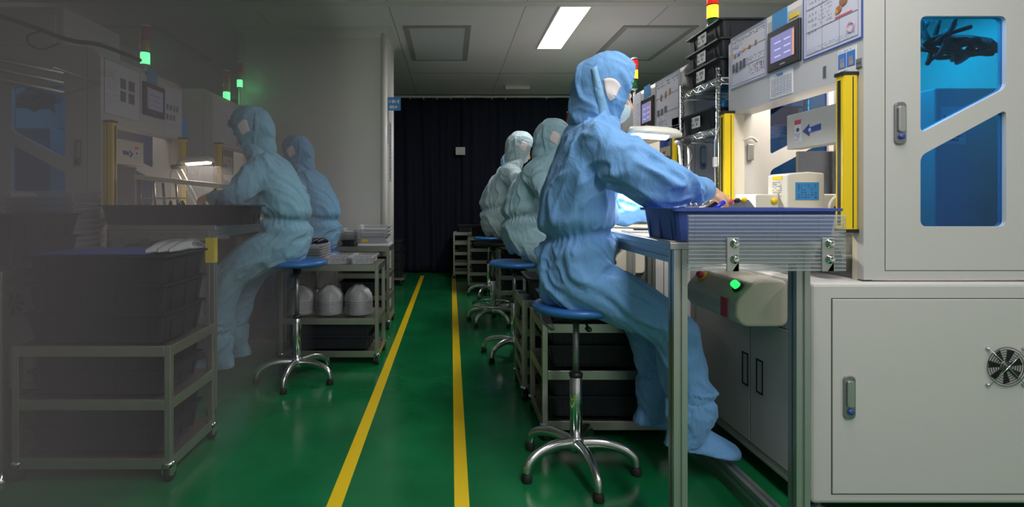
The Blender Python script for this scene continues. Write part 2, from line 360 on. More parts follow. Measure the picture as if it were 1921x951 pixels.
# ================================================================= SMALL BUILDERS
def rr(poly, r, n=5):
    """round polygon corners; r scalar"""
    out = []; m = len(poly)
    for i in range(m):
        p0, p1, p2 = Vector(poly[i-1]), Vector(poly[i]), Vector(poly[(i+1)%m])
        a = (p0-p1); b_ = (p2-p1); d = min(r, a.length*.45, b_.length*.45); A = p1+a.normalized()*d; B = p1+b_.normalized()*d
        for k in range(n+1):
            t_ = k/n; q = A*(1-t_)**2+p1*2*t_*(1-t_)+B*t_*t_; out.append((q.x, q.y))
    return out
def panel_holes(outer, holes, y0, y1, name, m, parent, T=None):
    bm = bmesh.new()
    for loop in [outer]+holes:
        vs = [bm.verts.new((x, y0, z)) for x, z in loop]
        for i in range(len(vs)): bm.edges.new((vs[i], vs[(i+1)%len(vs)]))
    bmesh.ops.triangle_fill(bm, use_beauty=True, use_dissolve=False, edges=bm.edges[:])
    r = bmesh.ops.extrude_face_region(bm, geom=bm.faces[:])
    bmesh.ops.translate(bm, verts=[e for e in r['geom'] if isinstance(e, bmesh.types.BMVert)], vec=(0, y1-y0, 0))
    if T:
        for v in bm.verts: v.co = T(v.co)
    bmesh.ops.recalc_face_normals(bm, faces=bm.faces)
    me = bpy.data.meshes.new(name); bm.to_mesh(me); bm.free(); me.materials.append(m)
    o = bpy.data.objects.new(name, me); C.objects.link(o); o.parent = parent; return o
def hollow(mb, sx, sy, h, t=.003, taper=.93, z=0, rim=.012, rimh=.008, mi=0):
    """open container centred on origin, footprint sx*sy at the top"""
    def R(a, b_, zz, r=.02): return [Vector((x, y, zz)) for x, y in rr([(-a,-b_),(a,-b_),(a,b_),(-a,b_)], r, 3)]
    a, b_ = sx/2-rim, sy/2-rim; k = taper
    rings = [R(a*k,b_*k,z), R(a,b_,z+h-rimh), R(a+rim,b_+rim,z+h-rimh), R(a+rim,b_+rim,z+h), R(a-t,b_-t,z+h), R(a*k-t,b_*k-t,z+t)]
    mb.loft(rings, mi, sm=False)
def bin_(name, label, cat, loc, sx, sy, h, m, rz=0, group=None, ribs=True, labelside=None, taper=.94, cards=True):
    t = thing(name, label, cat, loc, rz, group); mb = MB(); hollow(mb, sx, sy, h, taper=taper)
    if ribs:
        for sg in (-1, 1):
            for k in (-.36,-.12,.12,.36):
                mb.prism([(0,0),(.006,0),(.006,h*.86),(0,h*.86)], (sx*k,sg*(sy/2*.97-.017),.0), (0,sg,0), (0,sg*.06,1), (.007,0,0))
            for k in (-.3,0,.3): mb.prism([(0,0),(.006,0),(.006,h*.86),(0,h*.86)], (sg*(sx/2*.97-.017),sy*k,0), (sg,0,0), (sg*.06,0,1), (0,.007,0))
    mb.build('shell', m, t)
    if labelside:
        for sd in labelside:
            q = MB(); e = MB()
            if sd == 'w': 
                q.box((-sx/2-.0025+.004,-.045,h*.22),(-sx/2+.004,.045,h*.78)); strokes(e, (-sx/2-.0025+.004,.04,h*.27), (0,-.08,0), (0,0,h*.46), 5, 2, off=(-.001,0,0), seedv=9, lh=.7)
            else:
                q.box((-.05,-sy/2+.002,h*.22),(.05,-sy/2+.0045,h*.78)); strokes(e, (-.045,-sy/2+.002,h*.27), (.09,0,0), (0,0,h*.46), 5, 2, off=(0,-.001,0), seedv=9, lh=.7)
            L = q.build('label_card', M['paperw'], t)
            e.build('printed_text', M['ink'], L)
    return t
def caster(parent, x, y, z=.075):
    c = MB(); c.cyl((x,y,z-.012),(x,y,z),.022, 16); c.box((x-.016,y-.02,.03),(x-.012,y+.022,z-.01)); c.box((x+.012,y-.02,.03),(x+.016,y+.022,z-.01)); c.box((x-.016,y-.02,z-.018),(x+.016,y+.022,z-.01))
    c.tube([(x,y+.02,z-.012),(x,y+.045,z-.015),(x,y+.055,z-.025)],.006,8)
    f = c.build('caster', M['chrome'], parent); w_ = MB()
    w_.lathe((x-.011,y+.008,.028), [(.012,0),(.026,0),(.028,.004),(.028,.018),(.026,.022),(.012,.022)], (1,0,0), 24); w_.lathe((x-.013,y+.008,.028), [(.004,0),(.011,.001),(.011,.025),(.004,.026)], (1,0,0), 16, 1)
    w_.build('wheel', [M['rubber'], M['chrome']], f)
def cart(label, x0, x1, y0, y1, top, mids, low=.09, plates=(), m=None, ps=.024, wide=.04):
    m = m or M['steel']; cx, cy = (x0+x1)/2, (y0+y1)/2; a, b_ = (x1-x0)/2, (y1-y0)/2
    t = thing('trolley_cart', label, 'cart', (cx,cy,0))
    for sx_ in (-1,1):
        for sy_ in (-1,1):
            px_, py_ = sx_*(a-ps/2), sy_*(b_-ps/2)
            MB().box((px_-ps/2,py_-ps/2,.075),(px_+ps/2,py_+ps/2,top)).build('post', m, t, bevel=.002); caster(t, px_, py_)
    for i, z in enumerate([low]+list(mids)+[top]):
        f = MB()
        for sy_ in (-1,1): f.box((-a+ps,sy_*(b_-.006)-.006,z-wide),(a-ps,sy_*(b_-.006)+.006,z))
        for sx_ in (-1,1): f.box((sx_*(a-.006)-.006,-b_+ps,z-wide),(sx_*(a-.006)+.006,b_-ps,z))
        f.box((-a+.006,-b_+.006,z-wide*.5-.003),(a-.006,b_-.006,z-wide*.5+.001)) 
        f.build('shelf', m, t, bevel=.0015)
    return t
def stool(label, x, y, seat_z, rz=0, seat=None, ring=False, group='height-adjustable round stools', gas=True):
    t = thing('round_stool', label, 'stool', (x,y,0), rz, group)
    s = MB(); s.lathe((0,0,seat_z), [(.02,-.034),(.10,-.036),(.150,-.032),(.168,-.022),(.172,-.012),(.168,-.003),(.155,.002),(.10,.0),(.01,-.002)], seg=48); s.build('seat', seat or M['bluep'], t)
    mm = MB(); mm.lathe((0,0,seat_z-.075), [(.012,0),(.022,0),(.026,.03),(.06,.04)], seg=24); mm.box((-.07,-.035,seat_z-.042),(.07,.035,seat_z-.034)); mm.build('seat_mount', M['black'], t)
    lv = MB(); lv.tube([(.03,.0,seat_z-.05),(.075,.01,seat_z-.06),(.10,.01,seat_z-.075)],.005,8,4); lv.ball((.105,.01,seat_z-.078),(.022,.012,.010),12); lv.build('lever', M['black'], t)
    MB().cyl((0,0,.36),(0,0,seat_z-.06),.0125,24).build('piston', M['alu_dark'], t)
    MB().lathe((0,0,.10), [(.024,0),(.024,.27),(.022,.272)], seg=28).build('column', M['chrome'], t)
    MB().lathe((0,0,.365), [(.026,0),(.027,.012),(.018,.02),(.013,.022)], seg=24).build('collar', M['black'], t)
    hb = MB().lathe((0,0,.075), [(.015,0),(.034,.004),(.038,.03),(.03,.055),(.026,.06)], seg=28).build('hub', M['castalu'], t)
    for k in range(5):
        a = 2*PI*k/5; d = Vector((math.cos(a),math.sin(a),0)); L = MB()
        L.tube([d*.02+Vector((0,0,.105)), d*.10+Vector((0,0,.112)), d*.17+Vector((0,0,.098)), d*.215+Vector((0,0,.07)), d*.226+Vector((0,0,.032))], [.024,.021,.019,.018,.016], 14, 5, sy=.85)
        lg = L.build('leg', M['castalu'], t)
        f = MB().lathe(d*.226, [(.018,0),(.020,.004),(.019,.022),(.013,.034)], seg=18); f.build('glide_foot', M['rubber'], lg)
    if ring:
        r = MB(); r.tube([(math.cos(2*PI*k/32)*.175,math.sin(2*PI*k/32)*.175,.165) for k in range(32)],.0085,10,closed=True)
        for k in range(5): a = 2*PI*k/5+.6; r.cyl((.03*math.cos(a),.03*math.sin(a),.15),(.17*math.cos(a),.17*math.sin(a),.165),.006,8)
        r.build('foot_ring', M['chrome'], t)
    return t
def tower(label, x, y, z, states, pole=.10, r=.030, H=.085, two=True):
    t = thing('signal_tower', label, 'signal light', (x,y,z), 0)
    MB().lathe((0,0,0), [(.035,0),(.035,.01),(.012,.02),(.011,.02+pole),(r,.03+pole)], seg=24).build('pole', M['trimm'], t)
    z_ = .03+pole
    for nm, on in zip(('green','amber','red'), states):
        key = {'green':'towgrn','amber':'towamb','red':'towred'}[nm]+('on' if on else '')
        o = MB().lathe((0,0,z_), [(r*.9,0),(r,.003),(r,H-.006),(r*.9,H-.003)], seg=24).build('lens', M[key], t); o['label'] = nm+' lens'+(' lit' if on else '')
        z_ += H
        MB().lathe((0,0,z_-.004), [(r*.92,0),(r*1.02,.002),(r*1.02,.006),(r*.9,.008)], seg=24).build('lens_ring', M['black'], t)
    MB().lathe((0,0,z_), [(r,0),(r,.012),(r*.8,.018),(.005,.02)], seg=24).build('cap', M['trimm'], t)
    if states[0]:
        l = bpy.data.lights.new('green_lens_glow','POINT'); l.energy = .15; l.color = (.08,1,.25); l.shadow_soft_size = .03; o = bpy.data.objects.new('green_lens_glow', l); C.objects.link(o); o.parent = t; o.location = (.06,0,.03+pole+H*.5)
    return t

# ================================================================= MACHINES
def fan_guard(parent, T, c, r=.066):
    cx, cz = c; y = -.022
    h = MB(T); h.lathe((cx,y-.001,cz), [(.005,0),(r,0),(r,.003),(.005,.003)], (0,1,0), 40); f = h.build('fan_opening', M['rubber'], parent)
    hb = MB(T); hb.lathe((cx,y-.004,cz), [(.004,0),(.018,.001),(.019,.004)], (0,1,0), 24); hb.build('fan_hub', M['alu_dark'], f)
    bl = MB(T)
    for k in range(7):
        a = 2*PI*k/7; bl.add([(cx+.018*math.cos(a),y-.002,cz+.018*math.sin(a)),(cx+.058*math.cos(a+.1),y-.003,cz+.058*math.sin(a+.1)),(cx+.056*math.cos(a+.7),y-.001,cz+.056*math.sin(a+.7)),(cx+.018*math.cos(a+.6),y-.0015,cz+.018*math.sin(a+.6))],[(0,1,2,3)])
    o = bl.build('fan_blade', M['black'], f); o['kind'] = 'stuff'
    g = MB(T)
    for k in range(1,9):
        q = .008*k; g.tube([(cx+q*math.cos(2*PI*i/36),y-.008,cz+q*math.sin(2*PI*i/36)) for i in range(36)],.0011,6,closed=True)
    for s in (-1,1):
        d = .082*.72; g.tube([(cx-d,y-.011,cz-s*d),(cx,y-.013,cz),(cx+d,y-.011,cz+s*d)],.0016,6,1,1)
        for e in (-1,1): g.lathe((cx+e*d,y-.012,cz+e*s*d), [(.002,0),(.0055,.002),(.0055,.009)], (0,1,0), 12, 1)
    g.build('wire_guard', [M['black'], M['chrome']], f)
def latch(parent, T, x, y, z, h=.14, w_=.038):
    p = MB(T); p.prism(rr([(-w_/2,-h/2),(w_/2,-h/2),(w_/2,h/2),(-w_/2,h/2)], .016), (x,y,z), (1,0,0), (0,0,1), (0,-.008,0))
    o = p.build('handle', M['alu_dark'], parent, bevel=.002)
    q = MB(T); q.prism(rr([(-w_*.3,-h*.22),(w_*.3,-h*.22),(w_*.3,h*.4),(-w_*.3,h*.4)], .010), (x,y-.008,z), (1,0,0), (0,0,1), (0,-.007,0)); q.build('lever', M['alu'], o, bevel=.002)
    k = MB(T); k.lathe((x,y-.016,z-h*.32), [(.003,0),(.009,.001),(.009,.009)], (0,1,0), 16); k.build('key_lock', M['binblue'], o)
def machine(label, s, X, Y, full=True, lights=1.0, W=.86, D=.85):
    """s=+1 machine on the right, -1 mirrored on the left; local u points away from the aisle"""
    T = lambda p: Vector((p[0]*s, p[1], p[2]))
    t = thing('assembly_machine', label, 'machine', (X,Y,0)); wh = M['white']
    b_ = MB(T); b_.box((-.185,-.02,.055),(D,W+.02,.784)); low = b_.build('lower_cabinet', wh, t, bevel=.014, seg=3)
    for u in (-.12,D-.06):
        for v in (.05,W-.05): MB(T).lathe((u,v,0), [(.025,0),(.025,.012),(.010,.018),(.010,.056)], seg=16).build('levelling_foot', M['alu_dark'], t)
    # near-side door with seam
    MB(T).box((-.122,-.0212,.089),(D-.03,-.019,.733)).build('door_seam', M['seam'], low)
    d = MB(T).box((-.119,-.0235,.092),(D-.033,-.019,.730)).build('door', wh, t, bevel=.002)
    latch(d, T, -.068, -.0235, .41); fan_guard(t, T, (.445,.51))
    for k, (v0, v1, hv) in enumerate(((.02,.335,.27),(.34,.80,.37))):
        MB(T).box((-.1865,v0-.003,.098),(-.184,v1+.003,.60)).build('door_seam', M['seam'], low)
        q = MB(T).box((-.1885,v0,.101),(-.184,v1,.597)).build('door', wh, t, bevel=.002)
        fr = MB(T)
        for a, c in (((-.1905,hv-.022,.315),(-.187,hv-.016,.445)),((-.1905,hv+.016,.315),(-.187,hv+.022,.445)),((-.1905,hv-.022,.439),(-.187,hv+.022,.445)),((-.1905,hv-.022,.315),(-.187,hv+.022,.321))): fr.box(a, c)
        fr.build('recessed_handle', M['black'], q)
    # control box on the aisle side
    cb_ = MB(T); pf = rr([(-.185,.61),(-.34,.61),(-.37,.64),(-.37,.70),(-.30,.775),(-.185,.775)], .03, 4)
    cb_.prism(pf, (0,.10,0), (1,0,0), (0,0,1), (0,.40,0)); box_ = cb_.build('control_box', M['warm'], t, bevel=.01, seg=3)
    nn = Vector((-.75,0,.66)).normalized()
    def button(v, m, nm, yl):
        c = Vector((-.335,v,.742)); q = MB(T); q.lathe(c, [(.022,0),(.022,.006)], nn, 20); e = MB(T); e.lathe(c+nn*.004, [(.014,0),(.014,.018),(.012,.022),(.002,.023)], nn, 20)
        qq = q.build('button_bezel', M['yellow'] if yl else M['black'], t); e.build('button', m, qq)
    button(.15, M['btn'], 'green', False); button(.42, M['red'], 'red', True)
    cb2 = MB(T).box((-.374,.155,.63),(-.37,.20,.70)).build('warning_label', M['red'], box_)
    # upper enclosure
    zt = 1.88
    w1 = rr([(.189,1.666),(.474,1.666),(.474,1.427),(.189,1.277)], .022); w2 = rr([(.189,1.202),(.474,1.356),(.474,.967),(.189,.967)], .022)
    outer = [(0,.79),(D,.79),(D,zt),(.07,zt),(.03,zt-.018),(0,zt-.06)]
    for v0, v1 in ((0,.028),(W-.028,W)):
        e = panel_holes(outer, [w1, w2], v0, v1, 'end_panel', wh, t, T)
        for wv in (w1, w2): MB(T).prism(wv, (0,(v0+v1)/2,0), (1,0,0), (0,0,1), (0,.004,0)).build('window_pane', M['bluepane'], e)
    sm_ = MB(T); sm_.box((.07,-.0006,.82),(.072,.0005,zt-.03)); sm_.box((.07,-.0006,.82),(D-.03,.0005,.822)); sm_.build('door_seam', M['seam'], t)
    e = latch(t, T, .118, 0, 1.31)
    hd = MB(T); hd.prism([(0,1.475),(.10,1.475),(.10,zt),(.07,zt),(.03,zt-.018),(0,zt-.06)], (0,.028,0), (1,0,0), (0,0,1), (0,W-.056,0)); hd.build('header_panel', wh, t)
    MB(T).box((.10,.028,zt-.02),(D,W-.028,zt)).build('roof_panel', wh, t)
    MB(T).box((D-.02,.028,.79),(D,W-.028,zt-.02)).build('back_panel', M['cream'], t)
    for v0, v1 in ((.028,.05),(W-.05,W-.028)): MB(T).box((0,v0,.784),(.05,v1,1.475)).build('jamb', M['cream'], t)
    for v0, v1 in ((.02,.06),(W-.06,W-.015)):
        lc = MB(T); lc.prism(rr([(-.052,v0),(-.002,v0),(-.002,v1),(-.052,v1)], .008, 3), (0,0,.955), (1,0,0), (0,1,0), (0,0,.52)); L = lc.build('light_curtain', M['yellow'], t)
        c2 = MB(T)
        for z in (.945,1.475): c2.box((-.054,v0-.001,z),(0,v1+.001,z+.012))
        c2.box((-.0215,v0-.0012,.96),(-.0185,v0+.002,1.47)); c2.box((-.0532,(v0+v1)/2-.007,.97),(-.050,(v0+v1)/2+.007,1.46)); c2.build('end_cap', M['black'], L)
    # inside
    MB(T).box((.02,.06,.784),(D-.03,W-.04,.80)).build('bed_plate', M['alu_dark'], t)
    wt = MB(T); wt.box((-.16,.14,.895),(.40,W-.16,.925))
    for u in (-.12,.34):
        for v in (.2,W-.22): wt.box((u-.02,v-.02,.80 if u > 0 else .784),(u+.02,v+.02,.895))
    wt.build('work_plate', M['alu'], t, bevel=.003)
    # arm with arrow
    a_ = MB(T).box((.06,.09,1.27),(.12,.50,1.415)).build('gantry_cover', M['warm'], t, bevel=.003)
    MB(T).box((.0585,.405,1.297),(.06,.445,1.385)).build('warning_label', M['paperw'], a_); MB(T).box((.0575,.405,1.367),(.0585,.445,1.385)).build('label_header', M['red'], a_)
    g = MB(T); strokes(g, (.0575,.442,1.30), (0,-.034,0), (0,0,.03), 4, 4, off=(-.0006,0,0)); g.ball((.0575,.425,1.345),(.0012,.010,.009),10); g.build('label_print', M['ink'], a_)
    ar = MB(T); ar.prism([(.395,1.335),(.355,1.36),(.355,1.345),(.29,1.352),(.29,1.328),(.355,1.325),(.355,1.31)], (.059,0,0), (0,1,0), (0,0,1), (-.001,0,0)); ar.build('arrow_mark', M['binblue'], a_)
    MB(T).lathe((.0585,.352,1.335), [(.002,0),(.008,0),(.008,.0015)], (-1,0,0), 16).build('arrow_dot', M['paperw'], a_)
    if full:
        MB(T).box((.42,.20,.80),(.66,.58,1.47)).build('robot_column', M['white'], t, bevel=.006)
        q = MB(T); q.box((.44,.198,1.26),(.53,.2,1.40)); q2 = MB(T); strokes(q2, (.445,.197,1.27), (.08,0,0), (0,0,.10), 5, 7, off=(0,-.001,0)); q.build('column_label', M['paperw'], t); q2.build('column_label_print', M['ink'], t)
        MB(T).box((.15,.56,.925),(.40,.58,1.27)).build('gantry_plate', M['alu_dark'], t, bevel=.002)
        MB(T).box((.12,.46,1.30),(.42,.56,1.40)).build('gantry_beam', M['alu'], t, bevel=.002)
        for k in range(9):
            rnd = random.Random(k); pts = [(.41+.02*k+rnd.uniform(-.01,.01), .22+rnd.uniform(-.04,.06), 1.74-.010*k*rnd.random())]
            for j in range(1,6): pts.append((.37+.045*j+rnd.uniform(-.02,.02), .2+rnd.uniform(-.05,.07), 1.62+.03*math.sin(k+j)+rnd.uniform(-.02,.02)))
            pts.append((.63+.01*k, .40, 1.72)); MB(T).tube(pts, .007+.002*rnd.random(), 8, 5).build('cable', M['rubber'], t)
        MB(T).tube([(.21,.15,1.62),(.20,.14,1.45),(.17,.14,1.30),(.19,.16,1.22),(.17,.2,1.12)],.003,6,6).build('cable', M['strap'], t)
        MB(T).tube([(.20,.30,1.60),(.35,.32,1.50),(.50,.36,1.48)],.008,8,6).build('cable', M['rubber'], t)
        for u in (.30,.36): MB(T).box((u-.008,.52,.80),(u+.008,.545,1.9)).build('guide_rail', M['alu'], t)
    # lamp strip under the roof inside
    MB(T).box((.14,.2,zt-.045),(.18,W-.2,zt-.02)).build('interior_lamp', M['tube'], t)
    if lights:
        l = area('interior_lamp_light', (.36*s,W/2,zt-.05), (0,0,0), .5, .45, 9.0*lights, (1,.9,.74)); l.parent = t
    return t
def sheet(label, s, X, ya, yb, za, zb, m='paper', kind='notice_sheet', cat='notice', marks=None, frame=None):
    """flat sheet on a header panel: faces the aisle; ya near, yb far"""
    t = thing(kind, label, cat, (X,ya,za)); T = lambda p: Vector((-p[0]*s, p[1], p[2]))
    w_, h = yb-ya, zb-za
    MB(T).box((0,0,0),(.0025,w_,h)).build('sheet', M[m], t)
    if frame:
        f = MB(T)
        for a, c in (((0,-.004,-.004),(.004,w_+.004,0)),((0,-.004,h),(.004,w_+.004,h+.004)),((0,-.004,0),(.004,0,h)),((0,w_,0),(.004,w_+.004,h))): f.box(a, c)
        f.build('edge_sleeve', M[frame], t)
    for ki, (nm, mk, lst) in enumerate(marks or []):
        g = MB(lambda p, ki=ki: T((p[0]+.0004*ki, p[1], p[2])))
        for it in lst:
            if it[0] == 'r':  # far-left based coords: a from left edge as seen from the aisle
                _, a0, a1, b0, b1 = it
                lo, hi = (w_*(1-a1), w_*(1-a0)) if s > 0 else (w_*a0, w_*a1)
                g.box((.0025,lo,h*b0),(.0033,hi,h*b1))
            elif it[0] == 't':
                _, a0, a1, b0, b1, n_, rows, sd = it
                lo, hi = (w_*(1-a1), w_*(1-a0)) if s > 0 else (w_*a0, w_*a1)
                strokes(g, (.0025,lo,h*b0), (0,hi-lo,0), (0,0,h*(b1-b0)), n_, rows, off=(.0006,0,0), seedv=sd)
            elif it[0] == 'o':
                _, a, b2, r = it; a = w_*(1-a) if s > 0 else w_*a
                g.tube([(.003,a+r*math.cos(2*PI*k/24),h*b2+r*math.sin(2*PI*k/24)) for k in range(24)],.0008,6,closed=True)
            elif it[0] == 'd':
                _, a, b2, r1, r2 = it; a = w_*(1-a) if s > 0 else w_*a
                g.ball((.0025,a,h*b2),(.0012,r1,r2),12)
        g.build(nm, M[mk], t)
    return t
def grid(a0, a1, b0, b1, nx, ny, th=.006):
    L = []
    for i in range(nx+1): x = a0+(a1-a0)*i/nx; L.append(('r', x-th/2, x+th/2, b0, b1))
    for j in range(ny+1): y = b0+(b1-b0)*j/ny; L.append(('r', a0, a1, y-th/2, y+th/2))
    return L
def touch(label, s, X, ya, yb, za, zb, dim=False):
    t = thing('touch_panel', label, 'screen', (X,ya,za)); T = lambda p: Vector((-p[0]*s, p[1], p[2])); w_, h = yb-ya, zb-za
    MB(T).box((0,0,0),(.012,w_,h)).build('bezel', M['black'], t, bevel=.004)
    sc_ = MB(T).box((.012,w_*.14,h*.2),(.0125,w_*.88,h*.84)).build('screen', M['dimscreen' if dim else 'screen'], t)
    g = MB(T)
    for k in range(3): g.box((.0125,w_*.25,h*(.32+.16*k)),(.0131,w_*.45,h*(.35+.16*k)))
    for k in range(3): g.box((.0125,w_*.55,h*(.30+.17*k)),(.0131,w_*.75,h*(.33+.17*k)))
    g.build('screen_text', M['inklight' if dim else 'screenlite'], sc_)['kind'] = 'stuff'; MB(T).box((.0125,w_*.14,h*.2),(.0131,w_*.20,h*.8)).build('screen_bar', M['inklight' if dim else 'screenbar'], sc_)
    MB(T).box((.012,w_*.42,h*.08),(.0125,w_*.58,h*.11)).build('maker_mark', M['inklight'], t)
    return t

machine('large white assembly machine at right with blue windows and fan', 1, 1.37, 1.77, lights=1.3)
machine('second white machine on the right behind nearest worker', 1, 1.37, 3.15, lights=.7)
machine('third white machine on the right, behind two pale-suited workers', 1, 1.37, 4.50, full=False, lights=.3)
machine('fourth white machine on the right toward the curtain', 1, 1.37, 5.75, full=False, lights=0)
machine('fifth white machine on the right against the curtain', 1, 1.37, 6.92, full=False, lights=0, W=.80)
machine('dim white assembly machine at far left with blue windows', -1, -1.866, 2.84, lights=.35)
machine('dim second machine on the left in front of the column', -1, -1.75, 3.92, full=False, lights=.3)
tower('red and amber lit signal tower above the stacked bins', 1.6, 3.26, 1.88, (0,1,1), pole=.17, r=.033)
tower('amber lit signal tower beside nearest worker\'s hood', 1.6, 4.65, 1.88, (0,1,1), pole=.12)
tower('signal tower on the fourth right machine', 1.6, 6.02, 1.88, (1,0,0), pole=.07)
tower('small green lit signal tower before the dark curtain', 1.6, 7.25, 1.88, (1,0,0), pole=.09)
tower('leftmost signal tower with green light lit, on far-left machine', -2.1, 3.66, 1.88, (1,0,0), pole=.08)
tower('middle signal tower of left row, nearer its machine\'s back', -1.97, 4.68, 1.88, (1,0,0), pole=.02)
tower('taller signal tower touching the column edge', -1.87, 4.72, 1.88, (1,0,0), pole=.15, r=.024, H=.07)

# ---- sheets and touch panels on the near right header
HX = 1.37
sheet('coloured parts sheet at far end of near right machine header', 1, HX, 2.31, 2.60, 1.60, 1.84, frame='inklight', marks=[
    ('printed_text','ink',[('t',.05,.95,.86,.94,16,2,1),('t',.05,.4,.74,.84,8,3,2),('t',.45,.95,.38,.48,12,3,3),('t',.5,.95,.12,.36,8,8,4)]),
    ('printed_lines','inklight',grid(.03,.97,.04,.97,1,3,.008)),
    ('round_picture','brown',[('d',.12,.62,.010,.012),('d',.55,.66,.013,.010),('d',.72,.68,.010,.014)]), ('orange_picture','orange',[('d',.37,.66,.014,.010)]), ('blue_picture','photoblue',[('d',.24,.63,.011,.012)]),
    ('photo_strip','ink',[('r',.06,.12,.3,.46),('r',.16,.22,.28,.47),('r',.27,.34,.3,.47),('r',.37,.44,.31,.48)]), ('stamp','pink',[('o',.85,.25,.018)])])
touch('black touch panel with lilac screen on near right machine', 1, HX, 2.08, 2.29, 1.60, 1.77)
sheet('plain blue card above the near touch panel', 1, HX, 2.17, 2.27, 1.76, 1.845, m='bluepaper')
sheet('small yellow sticker above near touch panel', 1, HX, 2.10, 2.155, 1.785, 1.802, m='yellow', kind='sticker', cat='sticker')
sheet('large lilac-sleeved instruction sheet on near right machine header', 1, HX, 1.775, 2.065, 1.60, 1.87, frame='binblue', marks=[
    ('printed_text','inklight',[('t',.28,.52,.33,.98,7,12,6),('t',.08,.25,.3,.95,3,8,7),('t',.06,.9,.04,.12,26,3,8)]), ('printed_lines','inklight',grid(.05,.95,.04,.99,3,3,.006)),
    ('red_line','red',[('r',.58,.86,.365,.385)]), ('part_picture','brown',[('d',.64,.47,.016,.014),('d',.72,.55,.020,.018),('d',.78,.62,.018,.016)]), ('part_picture','orange',[('d',.61,.45,.009,.010)]), ('stamp','pink',[('o',.84,.18,.017),('o',.84,.18,.0145)])])
sheet('sheet with two hand photos beside near light curtain', 1, HX, 1.80, 1.885, 1.485, 1.58, m='paperw', marks=[
    ('hand_photo','photoblue',[('r',.04,.48,.3,.85),('r',.52,.96,.3,.85)]), ('printed_text','ink',[('t',.1,.9,.88,.97,10,1,2),('t',.1,.6,.08,.24,8,2,3)]),
    ('hand_print','handprint',[('r',.16,.38,.33,.5)]+[('r',.15+.06*k,.18+.06*k,.5,.66+.03*(k%2)) for k in range(4)]+[('r',.64,.86,.33,.5)]+[('r',.63+.06*k,.66+.06*k,.5,.66+.03*(k%2)) for k in range(4)])])
sheet('narrow white record table sheet below near touch panel', 1, HX, 2.135, 2.285, 1.487, 1.592, m='paperw', marks=[('printed_text','ink',[('t',.2,.6,.8,.95,5,2,3)]),('printed_lines','inklight',grid(.08,.95,.08,.75,6,8,.008)),('blue_note','photoblue',[('r',.35,.6,.82,.9)])])
sheet('tiny black magnetic clip on near header panel', 1, HX, 1.945, 1.96, 1.505, 1.545, m='alu_dark', kind='magnet_clip', cat='clip')
sheet('tiny number plate above the near light curtain', 1, HX, 1.775, 1.80, 1.50, 1.53, m='alu', kind='number_plate', cat='plate', marks=[('printed_text','ink',[('t',.15,.85,.2,.8,3,1,3)])])
# second right machine
sheet('parts sheet nearest us on the second right machine', 1, HX, 3.19, 3.56, 1.50, 1.84, frame='inklight', marks=[('printed_text','ink',[('t',.05,.95,.84,.95,14,2,1),('t',.1,.5,.10,.3,7,5,4)]),('printed_lines','inklight',grid(.03,.97,.04,.97,1,3,.008)),('part_picture','brown',[('d',.25,.66,.016,.026),('d',.45,.68,.016,.026),('d',.62,.70,.018,.024)]),('photo_strip','ink',[('r',.08,.18,.32,.44),('r',.24,.34,.32,.44),('r',.4,.5,.34,.46)])])
touch('black touch panel on the second right machine', 1, HX, 3.59, 3.82, 1.56, 1.77)
sheet('blue card above second right touch panel', 1, HX, 3.66, 3.78, 1.775, 1.86, m='bluepaper')
sheet('pale sheet farthest along second right machine header', 1, HX, 3.84, 4.0, 1.50, 1.84, marks=[('printed_text','inklight',[('t',.1,.9,.1,.9,8,14,4)])])
sheet('small picture card low on second right header', 1, HX, 3.2, 3.30, 1.485, 1.56 , m='alu_dark')
# left machines
LX = -1.866
sheet('grey sheet with four pictures on far-left machine', -1, LX, 2.87, 3.19, 1.53, 1.82, frame='inklight', marks=[('picture','ink',[('r',.42,.58,.55,.75),('r',.66,.84,.55,.75),('r',.42,.58,.3,.5),('r',.66,.84,.3,.5)]),('printed_text','inklight',[('t',.05,.35,.2,.9,6,14,2)])])
touch('dark touch panel on the far-left machine', -1, LX, 3.22, 3.46, 1.58, 1.78, dim=True)
sheet('blue card above the far-left touch panel', -1, LX, 3.27, 3.38, 1.785, 1.865, m='bluepaper')
sheet('sheet of eight small pictures on far-left machine', -1, LX, 3.47, 3.68, 1.50, 1.80, marks=[('picture','ink',[('r',.1+.2*k,.22+.2*k,.52,.64) for k in range(4)]+[('r',.1+.2*k,.22+.2*k,.3,.42) for k in range(3)]),('printed_text','inklight',[('t',.1,.9,.1,.26,9,3,2)])])
sheet('sheet on the second left machine header above worker', -1, -1.75, 4.05, 4.45, 1.50, 1.80, marks=[('picture','ink',[('r',.3,.5,.45,.65)]),('printed_text','inklight',[('t',.05,.25,.2,.9,4,12,2)])])

